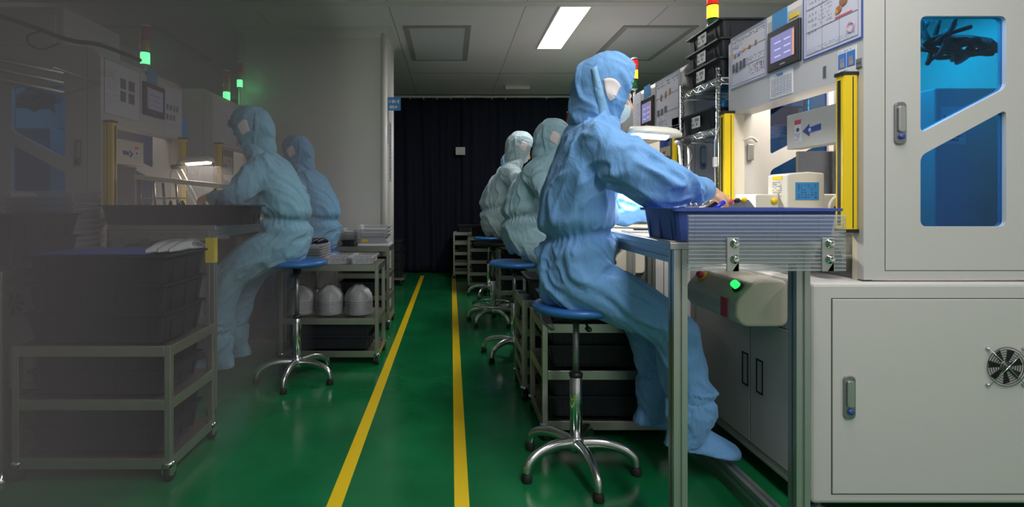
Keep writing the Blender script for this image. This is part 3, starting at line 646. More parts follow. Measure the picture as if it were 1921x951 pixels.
# ================================================================= TABLES
def table(label, s, X, Y, L=1.22, W=.423, top=.931, tape=False):
    """X = aisle-side edge, Y = near end"""
    T = lambda p: Vector((p[0]*s, p[1], p[2])); t = thing('work_table', label, 'table', (X,Y,0))
    MB(T).box((0,0,top-.022),(W,L,top)).build('tabletop', M['alu'], t, bevel=.003)
    MB(T).box((.012,.03,top),(W-.012,L-.03,top+.002)).build('desk_mat', M['warm'], t)
    for u in (.031,W-.035):
        for v in (.02,L-.03):
            lg = MB(T); lg.bar((u,v,.03),(u,v,top-.022),.04); g = lg.build('leg', M['alu'], t)
            MB(T).lathe((u,v,0), [(.022,0),(.022,.01),(.008,.014),(.008,.03)], seg=16).build('levelling_foot', M['rubber'], g)
            if tape and v < .1 and u < .1: MB(T).box((u-.0212,v-.0212,top-.022-.16),(u+.0212,v+.0212,top-.06)).build('yellow_wrap', M['yellowtape'], g)
    for nm, segs in (('apron_beam',[((.031,.04,top-.042),(.031,L-.05,top-.042)),((W-.035,.04,top-.042),(W-.035,L-.05,top-.042)),((.05,.02,top-.042),(W-.055,.02,top-.042)),((.05,L-.03,top-.042),(W-.055,L-.03,top-.042))]),
                     ('foot_rail',[((W-.035,.04,.065),(W-.035,L-.05,.065)),((.05,L-.03,.065),(W-.055,L-.03,.065))])):
        for a, b_ in segs: q = MB(T); q.bar(a, b_, .04); q.build(nm, M['alu'], t)
    return t
table('aluminium work table in front, carrying the blue bin', 1, .637, 1.55)
table('aluminium work table of the second right station', 1, .70, 3.2, L=1.08)
table('aluminium work table of the third right station', 1, .72, 4.42)
table('aluminium work table of the fourth right station', 1, .72, 5.72)
table('dim aluminium work table at left with yellow-wrapped leg', -1, -1.155, 2.62, W=.53, L=1.1, tape=True)
table('aluminium work table of the rear left station', -1, -1.19, 3.85, L=.93)
# ribbed clear guard plate across the near table end
t = thing('ribbed_guard_plate', 'clear ribbed plastic sheet bolted across the near table end', 'guard plate', (.664,1.49,.855))
g = MB(); g.box((0,0,0),(.44,.0012,.158)); g.box((0,.0085,0),(.44,.0097,.158)); g.build('sheet', M['acry'], t)
g = MB()
for k in range(15): g.box((0,-.0006,.0108*k+.002),(.44,.0085,.0108*k+.0046))
g.build('rib', M['ribm'], t)['kind'] = 'stuff'
for x in (.105,.37):
    q = MB(); q.box((x,-.006,.0),(x+.034,0,.094)); q.prism([(0,0),(.02,0),(.0,.03)], (x+.034-.001,-.006,0), (-1,0,0), (0,0,1), (0,.006,0)); Q = q.build('bracket', M['alu'], t, bevel=.001)
    for z in (.035,.078):
        b_ = MB(); b_.lathe((x+.021,-.006,z), [(.013,0),(.013,-.002),(.0085,-.003),(.0085,-.010),(.006,-.011),(.003,-.009)], (0,1,0), 20); b_.build('bolt', M['chrome'], Q)
# blue bin on the table and a light one on the left
bin_('storage_bin', 'blue plastic bin behind the ribbed guard plate', 'bin', (.893,1.685,.934), .50, .285, .096, M['binblue'], taper=.95)
bin_('storage_bin', 'wide black bin at the near end of left table', 'bin', (-1.365,2.735,.934), .76, .22, .098, M['black'], taper=.93)

# ================================================================= CARTS
def bins_on(loc0, n, h, sx, sy, labelf, step=None, m='navyp', group=None, sides=None, start=0):
    x, y, z = loc0
    for k in range(n):
        bin_('storage_bin', labelf(k), 'bin', (x+.004*((k*7)%3-1), y, z+k*(step or h*.94)+.0015), sx, sy, h, M[m], labelside=sides, group=group)
orderw = ['bottom', 'second', 'third', 'fourth', 'fifth']
def lab(n, base):
    names = {1:['only'],2:['lower','upper'],3:['bottom','middle','top'],4:['bottom','second-lowest','third','top']}[n]
    return lambda k: names[k]+' '+base
# left front cart
cart('dim steel cart at front left stacked with black bins', -1.64, -1.047, 1.99, 2.365, .51, (.31,))
bins_on((-1.3435,2.178,.511), 3, .115, .55, .34, lab(3,'black bin on top of the front-left cart'), step=.109)
bins_on((-1.3435,2.178,.313), 2, .09, .53, .325, lab(2,'black bin on middle shelf of the front-left cart'), step=.075, sides=['e'] and None)
bins_on((-1.3435,2.178,.093), 2, .10, .53, .325, lab(2,'black bin on bottom shelf of the front-left cart'), step=.072)
o = MB().prism(rr([(-.22,-.15),(.20,-.15),(.22,.15),(-.20,.14)], .02), (0,0,0), (1,0,0), (0,1,0), (0,0,.004)).build('foam_sheet', M['binblue'], loc=(-1.37,2.18,.847), bevel=.001); tag(o, 'dim blue sheet lying on the top left-cart bin', 'sheet')
for k in range(3):
    q = MB(); q.tube([(-.03,-.10,.006),(-.01,-.03,.020),(.0,.03,.022),(.02,.10,.008)], [.008,.022,.022,.008], 10, 5, sy=.5)
    o = q.build('plastic_bag', M['film'], loc=(-1.15+.035*k,2.16+.02*k,.851)); tag(o, 'small clear bags on the right edge of front-left cart bins', 'bag', 'clear bags on the front-left cart')
# far-left table
t = thing('side_bench', 'dim bench at far left edge with black bins and clear trays', 'table', (-1.66,1.97,0))
MB().box((-.95,0,.765),(0,.80,.79)).build('tabletop', M['steel'], t, bevel=.003)
for u in (-.02,-.93):
    for v in (.02,.78):
        q = MB().box((u-.017,v-.017,.05),(u+.017,v+.017,.765)).build('leg', M['steel'], t, bevel=.002); MB().lathe((u,v,0), [(.024,0),(.026,.01),(.012,.02),(.010,.05)], seg=16).build('levelling_foot', M['chrome'], q)
bins_on((-2.03,2.30,.79), 2, .105, .62, .40, lab(2,'black bin on the far-left bench'), step=.100, m='black')
for k in range(11):
    t = thing('clear_tray', 'clear plastic tray in the tall stack at far left', 'tray', (-1.97+.004*(k%3),2.64,.792+k*.028), .02*(k%2), 'clear trays stacked on far-left bench')
    mb = MB(); hollow(mb, .36, .24, .03, rim=.014); mb.build('shell', M['clr2'], t)
# left mid carts
cart('steel cart of clear trays beside left stool', -1.105, -.465, 3.42, 3.78, .643, (.30,), low=.09)
for i in range(3):
    for k in range(8):
        o_ = thing('clear_cover', 'clear domed plastic cover stacked on cart middle shelf, '+('left','middle','right')[i]+' pile', 'cover', (-1.01+.195*i,3.58,.303+k*.012), 0, ('left','middle','right')[i]+' pile of clear domed covers')
        mb = MB(); mb.lathe((0,0,0), [(.094,0),(.092,.004),(.088,.045),(.070,.075),(.042,.095),(.030,.107),(.010,.108),(.010,.105),(.028,.104),(.040,.092),(.067,.072),(.085,.043),(.089,.004)], seg=20); mb.build('shell', M['clr2'], o_)
for k in range(7):
    t = thing('clear_tray', 'clear plastic tray in the stack topped with black parts', 'tray', (-.93,3.55,.645+k*.017), 0, 'clear trays stacked under black parts')
    mb = MB(); hollow(mb, .21, .26, .022, rim=.012); mb.build('shell', M['clr2'], t)
for k in range(5):
    q = MB(); q.tube([(-.02,-.06,0.012),(0,0,.02),(.02,.06,.012)], [.012,.02,.012], 8, 4); o = q.build('black_casing', M['black'], loc=(-1.0+.035*k,3.55,.77)); tag(o, 'small black casing lying on top of the clear tray stack', 'part', 'black casings on the tray stack')
for i, (x, y) in enumerate(((-.74,3.50),(-.58,3.50),(-.74,3.67),(-.58,3.67))):
    t = thing('clear_tray', ('near-left','near-right','far-left','far-right')[i]+' open clear tray on the cart top beside stool', 'tray', (x,y,.645)); mb = MB(); hollow(mb, .155, .16, .045, rim=.008); mb.build('shell', M['clr2'], t)
    q = MB()
    for a in range(3):
        for b_ in range(2): q.lathe((-.045+.045*a,-.035+.07*b_,.004), [(.016,0),(.018,.02),(.01,.035),(.004,.037)], seg=10)
    o = q.build('blister_cup', M['clr2'], t); o['kind'] = 'stuff'
bins_on((-.785,3.60,.093), 2, .085, .56, .31, lab(2,'black bin low on the clear-tray cart'), step=.08)
cart('second steel cart on the left behind the clear-tray cart', -.95, -.505, 4.36, 4.74, .68, (.46,.28), low=.10)
t = thing('tray_unit', 'grey tray unit with yellow sticker on second left cart', 'equipment', (-.64,4.52,.682)); MB().box((-.13,-.12,0),(.13,.12,.02)).build('base', M['paperw'], t, bevel=.003); MB().prism([(-.125,0),(.125,0),(.09,.055),(-.11,.055)], (0,-.1,.02), (1,0,0), (0,0,1), (0,.2,0)).build('body', M['inklight'], t, bevel=.004); MB().box((-.10,-.102,.035),(-.05,-.1,.055)).build('sticker', M['yellow'], t)
for k in range(3):
    t = thing('clear_tray', 'clear tray stacked over the grey unit on second left cart', 'tray', (-.64,4.52,.758+k*.03), 0, 'clear trays over the grey unit'); mb = MB(); hollow(mb, .27, .26, .034, rim=.012); mb.build('shell', M['clr2'], t)
for k in range(6):
    t = thing('clear_tray', 'pale clear tray stacked at left of second left cart', 'tray', (-.865,4.60,.682+k*.022), 0, 'pale trays on second left cart'); mb = MB(); hollow(mb, .13, .22, .028, rim=.010); mb.build('shell', M['clr2'], t)
t = bin_('storage_bin', 'small black bin between clear tray stacks on second left cart', 'bin', (-.85,4.41,.682), .12, .07, .05, M['black'], ribs=False)
bins_on((-.7275,4.55,.463), 1, .10, .39, .33, lambda k: 'black bin on upper shelf of second left cart')
bins_on((-.7275,4.55,.283), 1, .10, .39, .33, lambda k: 'black bin on middle shelf of second left cart')
bins_on((-.7275,4.55,.103), 1, .11, .39, .33, lambda k: 'black bin on bottom shelf of second left cart')
t = thing('bin_dolly', 'low dolly under the dark bins near the curtain', 'cart', (-.84,6.8,0)); MB().box((-.26,-.18,.075),(.26,.18,.10)).build('platform', M['steel'], t)
for a in (-.22,.22):
    for b_ in (-.14,.14): caster(t, a, b_)
for k in range(4): bin_('storage_bin', ('lowest','second','third','highest')[k]+' dark bin in the stack by the curtain, left side', 'bin', (-.85,6.8,.102+k*.112), .50, .36, .115, M['navyp'])
# right carts
cart('steel cart with black bins behind the front stool', .40, .99, 2.33, 2.70, .515, (.31,))
bins_on((.695,2.515,.517), 1, .095, .54, .34, lambda k: 'black bin on top of the cart under nearest worker')
bins_on((.695,2.515,.313), 2, .10, .53, .325, lab(2,'black bin mid-height in cart under nearest worker'), step=.075)
bins_on((.695,2.515,.093), 2, .095, .53, .325, lab(2,'black bin at the bottom of cart under nearest worker'), step=.075)
t = thing('plastic_bag', 'crumpled clear bag hanging off the bin under blue seat', 'bag', (.425,2.36,.62)); q = MB(); q.tube([(.04,0,.0),(0,-.02,-.03),(-.015,-.03,-.075),(.02,-.035,-.13),(-.02,-.03,-.10)], [.015,.03,.028,.012,.004], 12, 6, sy=.35); q.build('film', M['film'], t)
cart('steel cart with labelled bins between the first two stools', .375, .96, 2.80, 3.14, .53, (.38,.27,.18), ps=.028)
for k, z in enumerate((.533,.383,.273,.183,.093)):
    bin_('storage_bin', ('highest','second','third','fourth','lowest')[k]+' labelled black bin of the middle right cart', 'bin', (.665,2.97,z), .52, .30, .058 if k else .11, M['navyp'], labelside=['w'])
cart('steel cart beyond the second worker\'s stool', .44, 1.03, 4.95, 5.29, .64, (.50,.36,.22), low=.10)
for k, z in enumerate((.503,.363,.223)): bin_('storage_bin', ('upper','middle','lower')[k]+' black bin in cart beyond second worker', 'bin', (.735,5.12,z), .52, .30, .09, M['navyp'])
cart('narrow steel rack cart in the row near the curtain', .20, .66, 6.25, 6.60, .634, (.50,.36,.22), low=.10)
for k, z in enumerate((.637,.503,.363,.223,.10)): bin_('storage_bin', ('highest','second','third','fourth','lowest')[k]+' black bin in narrow rack cart near the curtain', 'bin', (.44,6.42,z), .40, .31, .085 if k else .12, M['navyp'], labelside=['w'])
cart('farthest steel rack cart against the dark curtain', .03, .52, 7.25, 7.6, .63, (.50,.36,.22), low=.10)
for k, z in enumerate((.633,.363)): bin_('storage_bin', ('upper','lower')[k]+' black bin in the farthest rack cart', 'bin', (.29,7.43,z), .42, .31, .09, M['navyp'])

# ================================================================= WIRE RACK WITH BINS
t = thing('wire_rack', 'chrome wire shelf rack holding black bins between right machines', 'shelf rack', (1.34,2.67,0))
for u in (0,.44):
    for v in (0,.42):
        q = MB(); q.cyl((u,v,.02),(u,v,1.72),.0125,16)
        for k in range(56): q.cyl((u,v,.06+k*.03),(u,v,.063+k*.03),.0133,12)
        P = q.build('post', M['chrome'], t); MB().lathe((u,v,0), [(.02,0),(.02,.01),(.01,.02)], seg=14).build('levelling_foot', M['rubber'], P)
for z in (.35,.80,1.15,1.42,1.67):
    q = MB()
    for (a, b_) in (((0,0),(0,.42)),((.44,0),(.44,.42)),((0,0),(.44,0)),((0,.42),(.44,.42))):
        A = Vector((*a,z)); B = Vector((*b_,z)); q.cyl(A,B,.004,8); q.cyl(A-Vector((0,0,.03)),B-Vector((0,0,.03)),.004,8)
        n_ = 9; pts = [A.lerp(B,k/n_)-Vector((0,0,.03 if k%2 else 0)) for k in range(n_+1)]; q.tube(pts,.0025,6)
    for k in range(1,16): q.cyl((0,.42*k/16,z+.002),(.44,.42*k/16,z+.002),.002,6)
    q.build('wire_shelf', M['chrome'], t)
for k in range(3): bin_('storage_bin', ('bottom','middle','top')[k]+' black labelled bin of three on the rack top', 'bin', (1.565+.004*k,2.88,1.675+k*.098), .44, .40, .105, M['navyp'], labelside=['w'])
bin_('storage_bin', 'black labelled bin on the rack\'s second shelf', 'bin', (1.55,2.88,1.425), .46, .40, .105, M['navyp'], labelside=['w'])
t = thing('blue_glove', 'bright blue cloth lying on the black rack bin', 'cloth', (1.45,2.76,1.535)); q = MB(); q.tube([(-.03,0,0),(0,.02,.02),(.04,.0,.015),(.07,.02,0)], [.012,.026,.024,.012], 12, 5); q.build('cloth', M['bluep'], t)
t = thing('blue_canister', 'blue plastic canister on lower shelf of the wire rack', 'canister', (1.44,2.80,1.155)); MB().lathe((0,0,0), [(.03,0),(.034,.01),(.034,.19),(.02,.21),(.018,.23)], seg=20).build('bottle', M['bluep'], t); MB().lathe((0,0,.228), [(.02,0),(.02,.02),(.005,.022)], seg=16).build('cap', M['bluep'], t)
t = thing('charger_cable', 'white cable with inline plug hanging at the rack post', 'cable', (1.318,2.64,1.0)); MB().tube([(.01,.0,.42),(-.01,.0,.36),(-.012,.0,.28),(-.010,.0,.10),(-.02,0,.0)],.0022,6,6).build('cord', M['strap'], t); MB().box((-.020,-.009,.22),(.0,.009,.27)).build('plug', M['paperw'], t, bevel=.004)

# ================================================================= DESK LAMPS
def desk_lamp(label, s, X, Y, z0, hx, hy, hz, power):
    """head centre at (hx,hy,hz) relative in world, base at X,Y,z0"""
    t = thing('desk_lamp', label, 'lamp', (X,Y,z0)); h = Vector((hx-X,hy-Y,hz-z0)); e = Vector((-.02*s,0,.10))
    MB().lathe((0,0,0), [(.05,0),(.05,.012),(.02,.02),(.012,.03)], seg=24).build('base', M['warm'], t)
    for k in (-1,1): MB().cyl((.012*k,0,.03),(h.x*.98+s*.12+.02*k,h.y,h.z-.02),.0048,10).build('arm', M['alu'], t)
    MB().cyl((h.x+s*.12-.03,h.y,h.z-.025),(h.x+s*.12+.03,h.y,h.z-.025),.014,14).build('joint', M['black'], t)
    sh = MB(); R = []
    for k, (u, wd, ht) in enumerate(((-.105,.03,.018),(-.095,.055,.030),(-.03,.065,.038),(.05,.058,.038),(.09,.04,.034),(.11,.02,.022))):
        R.append([Vector((h.x+s*u, h.y+wd*math.cos(a), h.z-.08*(u)*.9+ht*math.sin(a))) for a in [PI*j/8 for j in range(9)]])
    sh.loft(R, caps=True); S = sh.build('shade', M['lampshade'], t)
    tb_ = MB(); tb_.tube([(h.x-s*.085,h.y,h.z+.004),(h.x+s*.05,h.y,h.z-.006)],.013,12,sy=2.5); tb_.build('lamp_tube', M['tube'], S)
    l = area('desk_lamp_light', (h.x-s*.03,h.y,h.z-.02), (0,0,0), .22, .06, power, (1,.92,.78)); l.parent = t
    MB().tube([(h.x+s*.11,h.y,h.z),(h.x+s*.16,h.y,h.z-.08),(h.x+s*.12,h.y,h.z-.16)],.0025,6,5).build('cord', M['rubber'], t)
    return t
desk_lamp('lit cream desk lamp over the nearest worker\'s hands', 1, 1.03, 2.32, .933, .845, 2.22, 1.325, 6)
desk_lamp('lit desk lamp in front of the left worker', -1, -1.60, 3.45, .933, -1.58, 3.30, 1.29, 2.2)
desk_lamp('desk lamp of the second right station', 1, 1.02, 3.85, .933, .98, 3.80, 1.28, 2.5)

# ================================================================= BENCH ITEMS, RIGHT
t = thing('chrome_fixture', 'small chrome clamp fixture on grey base behind the blue bin', 'fixture', (.845,1.858,.933)); MB().prism([(-.055,0),(.055,0),(.055,.095),(-.04,.100),(-.055,.09)], (0,-.022,0), (1,0,0), (0,0,1), (0,.044,0)).build('base', M['paper'], t, bevel=.004)
for k in range(3): MB().lathe((-.012+.02*k,0,.099), [(.009,0),(.010,.01),(.006,.013),(.010,.018),(.009,.026),(.003,.028)], seg=16).build('clamp_screw', M['chrome'], t)
t = thing('console_box', 'grey sloped box with yellow sticker near the hand', 'box', (1.065,2.0,.933)); MB().prism([(-.07,0),(.07,0),(.06,.08),(.025,.125),(-.01,.125),(-.07,.095)], (0,-.05,0), (1,0,0), (0,0,1), (0,.10,0)).build('case', M['alu_dark'], t, bevel=.003); MB().box((-.005,-.04,.125),(.022,.03,.1265)).build('sticker', M['yellow'], t)
for k, (c, nm) in enumerate((('red','red'),('black','black'),('yellow','yellow'))):
    q = MB(); q.lathe((-.045+.024*k,-.045,.118+.003*k), [(.007,0),(.009,-.004),(.009,-.016),(.003,-.018)], (0,1,0), 14); q.build('push_button', M[c], t)
t = thing('marker_pen', 'blue marker pen leaning below the worker\'s fingers', 'pen', (.945,1.865,.933)); MB().tube([(-.033,.0,.085),(.012,0,.116)],.0075,12).build('barrel', mat('bright_blue_pen', (.02,.03,.6), .3), t); MB().cyl((-.033,0,.0),(-.033,0,.085),.013,12).build('holder', M['black'], t)
t = thing('white_dial_lens', 'white round dial with metal ring right of the sloped box', 'dial', (1.19,2.10,.925)); MB().lathe((0,0,.115), [(.004,-.03),(.024,-.03),(.026,-.012),(.018,0),(.018,.03),(.014,.032)], (1,0,0), 24).build('dial', M['paperw'], t); MB().lathe((.03,0,.115), [(.022,0),(.022,.016)], (1,0,0), 24).build('ring', M['alu_dark'], t); MB().box((-.01,-.012,0),(.06,.012,.10)).build('stand', M['alu_dark'], t, bevel=.002)
t = thing('device_housing', 'cream device box with blue label inside right machine', 'device', (1.332,2.0,.927)); 
MB().prism([(-.07,0),(.07,0),(.07,.23),(.01,.235),(-.055,.230),(-.07,.225)], (0,0,0), (1,0,0), (0,0,1), (0,.125,0)).build('case', M['warm'], t, bevel=.006, seg=3)
MB().box((-.16,.05,.0),(-.07,.20,.152)).build('side_case', M['warm'], t, bevel=.006); MB().box((.07,.05,.0),(.18,.20,.152)).build('side_case', M['warm'], t, bevel=.006)
MB().box((-.040,-.0015,.129),(.048,.0,.195)).build('blue_label', M['bluepaper'], t); q = MB(); strokes(q, (-.034,-.0015,.134), (.076,0,0), (0,0,.055), 6, 6, off=(0,-.0006,0)); q.build('label_print', M['binblue'], t)
MB().box((-.0715,.03,.207),(-.07,.09,.22)).build('yellow_sticker', M['yellow'], t); q = MB(); strokes(q, (-.0715,.09,.14), (0,-.06,0), (0,0,.06), 5, 8, off=(-.0006,0,0)); q.build('side_print', M['ink'], t)
MB().lathe((-.09,.049,.125), [(.013,0),(.013,.002)], (0,-1,0), 20).build('round_sticker', M['yellow'], t)
t = thing('handwheel', 'white perforated disc on upright bracket beside yellow light curtain', 'disc', (1.372,1.90,.927)); q = MB(); q.lathe((.02,0,.102), [(.006,0),(.048,0),(.050,.004),(.050,.010),(.046,.014),(.006,.014)], (0,-1,0), 32); Q = q.build('disc', M['warm'], t)
for k in range(6): MB().lathe((.02+.034*math.cos(k*PI/3),-.0142,.102+.034*math.sin(k*PI/3)), [(.001,0),(.004,0),(.004,.001)], (0,-1,0), 10).build('disc_hole', M['seam'], Q)
MB().box((.0,-.03,0),(.012,-.02,.10)).build('bracket', M['alu'], t)
MB().box((-.01,-.03,-.001),(.05,.02,.012)).build('foot_plate', M['alu_dark'], t)
t = thing('adjusting_knob', 'black round knob under the bin\'s right end', 'knob', (1.31,1.84,.86)); MB().lathe((0,0,0), [(.018,-.035),(.028,-.034),(.028,-.008),(.024,-.006),(.024,0),(.029,.002),(.029,.02),(.015,.022)], (1,0,0), 24).build('knob', M['rubber'], t); MB().cyl((.02,0,0),(.07,0,0),.008,12).build('shaft', M['alu'], t)
MB().box((-.05,.02,.01),(.08,.05,.045)).build('mount_bar', M['alu'], t)
t = thing('shuttle_latch', 'small metal latch on cream panel inside right machine', 'latch', (1.455,2.585,1.30)); MB().box((-.012,0,-.05),(.016,.015,.03)).build('body', M['alu'], t, bevel=.004); MB().tube([(-.04,0,.045),(0,-.005,.06),(.03,0,.04)],.006,8,5).build('hook', M['trimm'], t)
t = thing('screwdriver', 'black handled tool held in the nearest worker\'s hand', 'tool', (.975,2.0,1.02)); MB().tube([(-.055,-.01,-.025),(-.02,-.005,-.002),(.03,0,.03)], [.013,.015,.010], 14, 4).build('grip', M['rubber'], t); MB().cyl((-.058,-.01,-.027),(-.052,-.01,-.023),.014,14).build('end_ring', M['paperw'], t)
MB().cyl((.03,0,.03),(.07,.004,.052),.004,10).build('shaft', M['chrome'], t)
t = thing('inspection_board', 'white lit inspection pad on the table left of blue bin', 'pad', (.73,2.02,.933)); MB().box((-.07,-.05,0),(.07,.05,.008)).build('board', M['paperw'], t, bevel=.002); MB().box((-.04,-.02,.008),(.03,.0,.016)).build('stick', M['black'], t)
# left bench items
t = thing('desktop_rack', 'dim white two-legged rack standing on the left table', 'rack', (-1.50,3.02,.933))
MB().prism([(-.25,.24),(.22,.19),(.22,.215),(-.25,.265)], (0,-.08,0), (1,0,0), (0,0,1), (0,.18,0)).build('shelf_board', M['warm'], t, bevel=.003)
for a, h in ((-.23,.24),(-.10,.22),(.19,.19)):
    for b_ in (-.06,.08): MB().tube([(a+.02,b_,0),(a,b_,h)],.007,8).build('leg', M['alu_dark'], t)
MB().box((-.20,-.07,.13),(.0,.08,.14)).build('lower_shelf', M['warm'], t)
t = thing('yellow_box', 'small yellow box hanging at the left rack end', 'box', (-1.31,3.12,1.045)); MB().box((-.05,-.04,0),(.05,.04,.05)).build('case', M['yellow'], t, bevel=.004); MB().box((-.045,-.035,-.11),(-.035,.035,0)).build('support', M['alu_dark'], t)
rnd = random.Random(3)
for k in range(12):
    x = -1.68+.045*k+rnd.uniform(-.01,.01); h = rnd.uniform(.07,.12); q = MB(); q.tube([(0,0,0),(.01*rnd.uniform(-1,1),.01,h*.6),(.02*rnd.uniform(-1,1),0,h)], [.012,.014,.006], 8, 3); o = q.build('small_part', M['navyp'] if k%3 else M['alu'], loc=(x,2.74+rnd.uniform(-.04,.04),.94)); tag(o, 'small dark component heaped in the wide black bin', 'part', 'components in the wide black bin')
for k, c in enumerate(('binblue','orange','paperw')): 
    o = MB().tube([(0,0,0),(.006*(k-1),0,.10)],.008,10).build('pen', M[c], loc=(-1.50+.03*k,3.35,.933)); tag(o, ('blue','orange','white')[k]+' pen standing by left worker\'s hands', 'pen')
# boxes above the far-left machine
t = thing('blower_box', 'dim white box with cover on top of the far-left machine', 'equipment box', (-2.5,2.95,1.88)); MB().box((-.65,0,0),(.36,.5,.25)).build('case', M['white'], t, bevel=.01); MB().box((-.55,-.012,.03),(-.25,0,.21)).build('cover', M['warm'], t, bevel=.008); MB().box((-.2,-.012,.03),(.32,0,.21)).build('cover', M['warm'], t, bevel=.008)
t = thing('cable_tray', 'dim ceiling-hung cable conduit at upper left', 'conduit', (-2.12,2.5,1.92)); MB().tube([(-.6,0,.13),(.0,0,.0),(.32,.0,-.11),(.44,.05,-.12),(.47,.33,-.12)],.010,8,4).build('conduit', M['rubber'], t); MB().tube([(.20,0,-.07),(.14,0,-.09),(.14,0,-.13),(.20,0,-.155),(.28,0,-.13)],.004,8,6).build('cable_loop', M['rubber'], t)
MB().cyl((-.1,.0,.02),(-.1,.0,.70),.006,8).build('hanger', M['alu'], t)
t = thing('overhead_rail', 'dim pale rails in front of the far-left machine top', 'rail', (-2.12,2.5,1.68))
for k in range(3): MB().tube([(-.5,0,.14-.045*k),(.305,.0,-.03-.045*k)],.012,8).build('rail', M['alu'], t)
for x in (-.2,.25): MB().cyl((x,.0,.0),(x,.34,.0),.008,8).build('wall_bracket', M['alu'], t)

# ================================================================= STOOLS
stool('blue-topped stool under the nearest worker', .49, 2.09, .652, rz=-PI/2+.12)
stool('blue-topped stool under the left front worker', -.907, 3.14, .704, rz=-PI/2-.04)
stool('blue-topped stool under the second worker on the right', .43, 3.62, .643, rz=-PI/2+.45+1.25)
stool('black-topped stool with chrome foot ring', .365, 4.62, .70, seat=M['rubber'], ring=True, rz=.2)
stool('farthest blue-topped stool, near the curtain', .42, 5.92, .66, rz=.4)
stool('blue-topped stool under the rear left worker', -1.05, 4.17, .66, rz=.3)
#PEOPLE
# ================================================================= PEOPLE
def remeshed(mbs, voxel, smooth=6, fac=.5):
    o = mbs.build('tmp', [])
    md = o.modifiers.new('r', 'REMESH'); md.mode = 'VOXEL'; md.voxel_size = voxel
    if smooth: s = o.modifiers.new('s', 'SMOOTH'); s.factor = fac; s.iterations = smooth
    dg = bpy.context.evaluated_depsgraph_get(); me = bpy.data.meshes.new_from_object(o.evaluated_get(dg))
    old = o.data; bpy.data.objects.remove(o); bpy.data.meshes.remove(old)
    return me
def finish(me, name, m, parent, disp=None, cut=None, solid=0):
    if disp:
        vs = me.vertices; N = [v.normal.copy() for v in vs]
        for v, n_ in zip(vs, N): v.co = v.co+n_*disp(v.co, n_)
    if cut:
        bm = bmesh.new(); bm.from_mesh(me); bmesh.ops.delete(bm, geom=[v for v in bm.verts if cut(v.co)], context='VERTS'); bm.to_mesh(me); bm.free()
    me.materials.clear(); me.materials.append(m)
    for p in me.polygons: p.use_smooth = True
    o = bpy.data.objects.new(name, me); C.objects.link(o); o.parent = parent
    if solid: md = o.modifiers.new('solid', 'SOLIDIFY'); md.thickness = solid; md.offset = -1
    return o
def ridge(p, s=1.0):
    n_ = noise.noise(p); return (1-min(1, abs(n_)*3.2/s))
def fold(seed, amp=.008):
    sv = Vector((seed*7.3, seed*3.1, seed*1.7))
    def f(p, n_):
        wv = Vector((noise.noise(p*4+sv), noise.noise(p*4.3-sv), noise.noise(p*3.7+sv*2)))*.55
        def el(D, hi, lo, o_):
            D = Vector(D).normalized(); c_ = p.dot(D); q = (p-D*c_)*hi+D*(c_*lo)+wv*.9+o_
            n1 = noise.noise(q); n2 = noise.noise(q*2.1+sv)
            return math.exp(-(n1/.16)**2)+.45*math.exp(-(n2/.16)**2)
        wt = max(0, min(1, (p.z-.86)/.1)); ws = max(0, min(1, (p.x-.10)/.08))*wt
        h_ = (1-wt)*el((.72,.1,-.68), 8, 1.6, sv) if wt < 1 else 0
        if wt > 0: h_ += (wt-ws)*el((.55,.25,.80), 7, 1.5, -sv)
        if ws > 0: h_ += ws*el((.80,-.2,-.45), 9, 2.2, sv*.5)
        return amp*(h_-.6)+.007*noise.noise(p*4+sv)
    return f
def seg_dist(p, a, b_):
    ab = b_-a; t_ = max(0, min(1, (p-a).dot(ab)/ab.length_squared)); return (p-(a+ab*t_)).length, t_
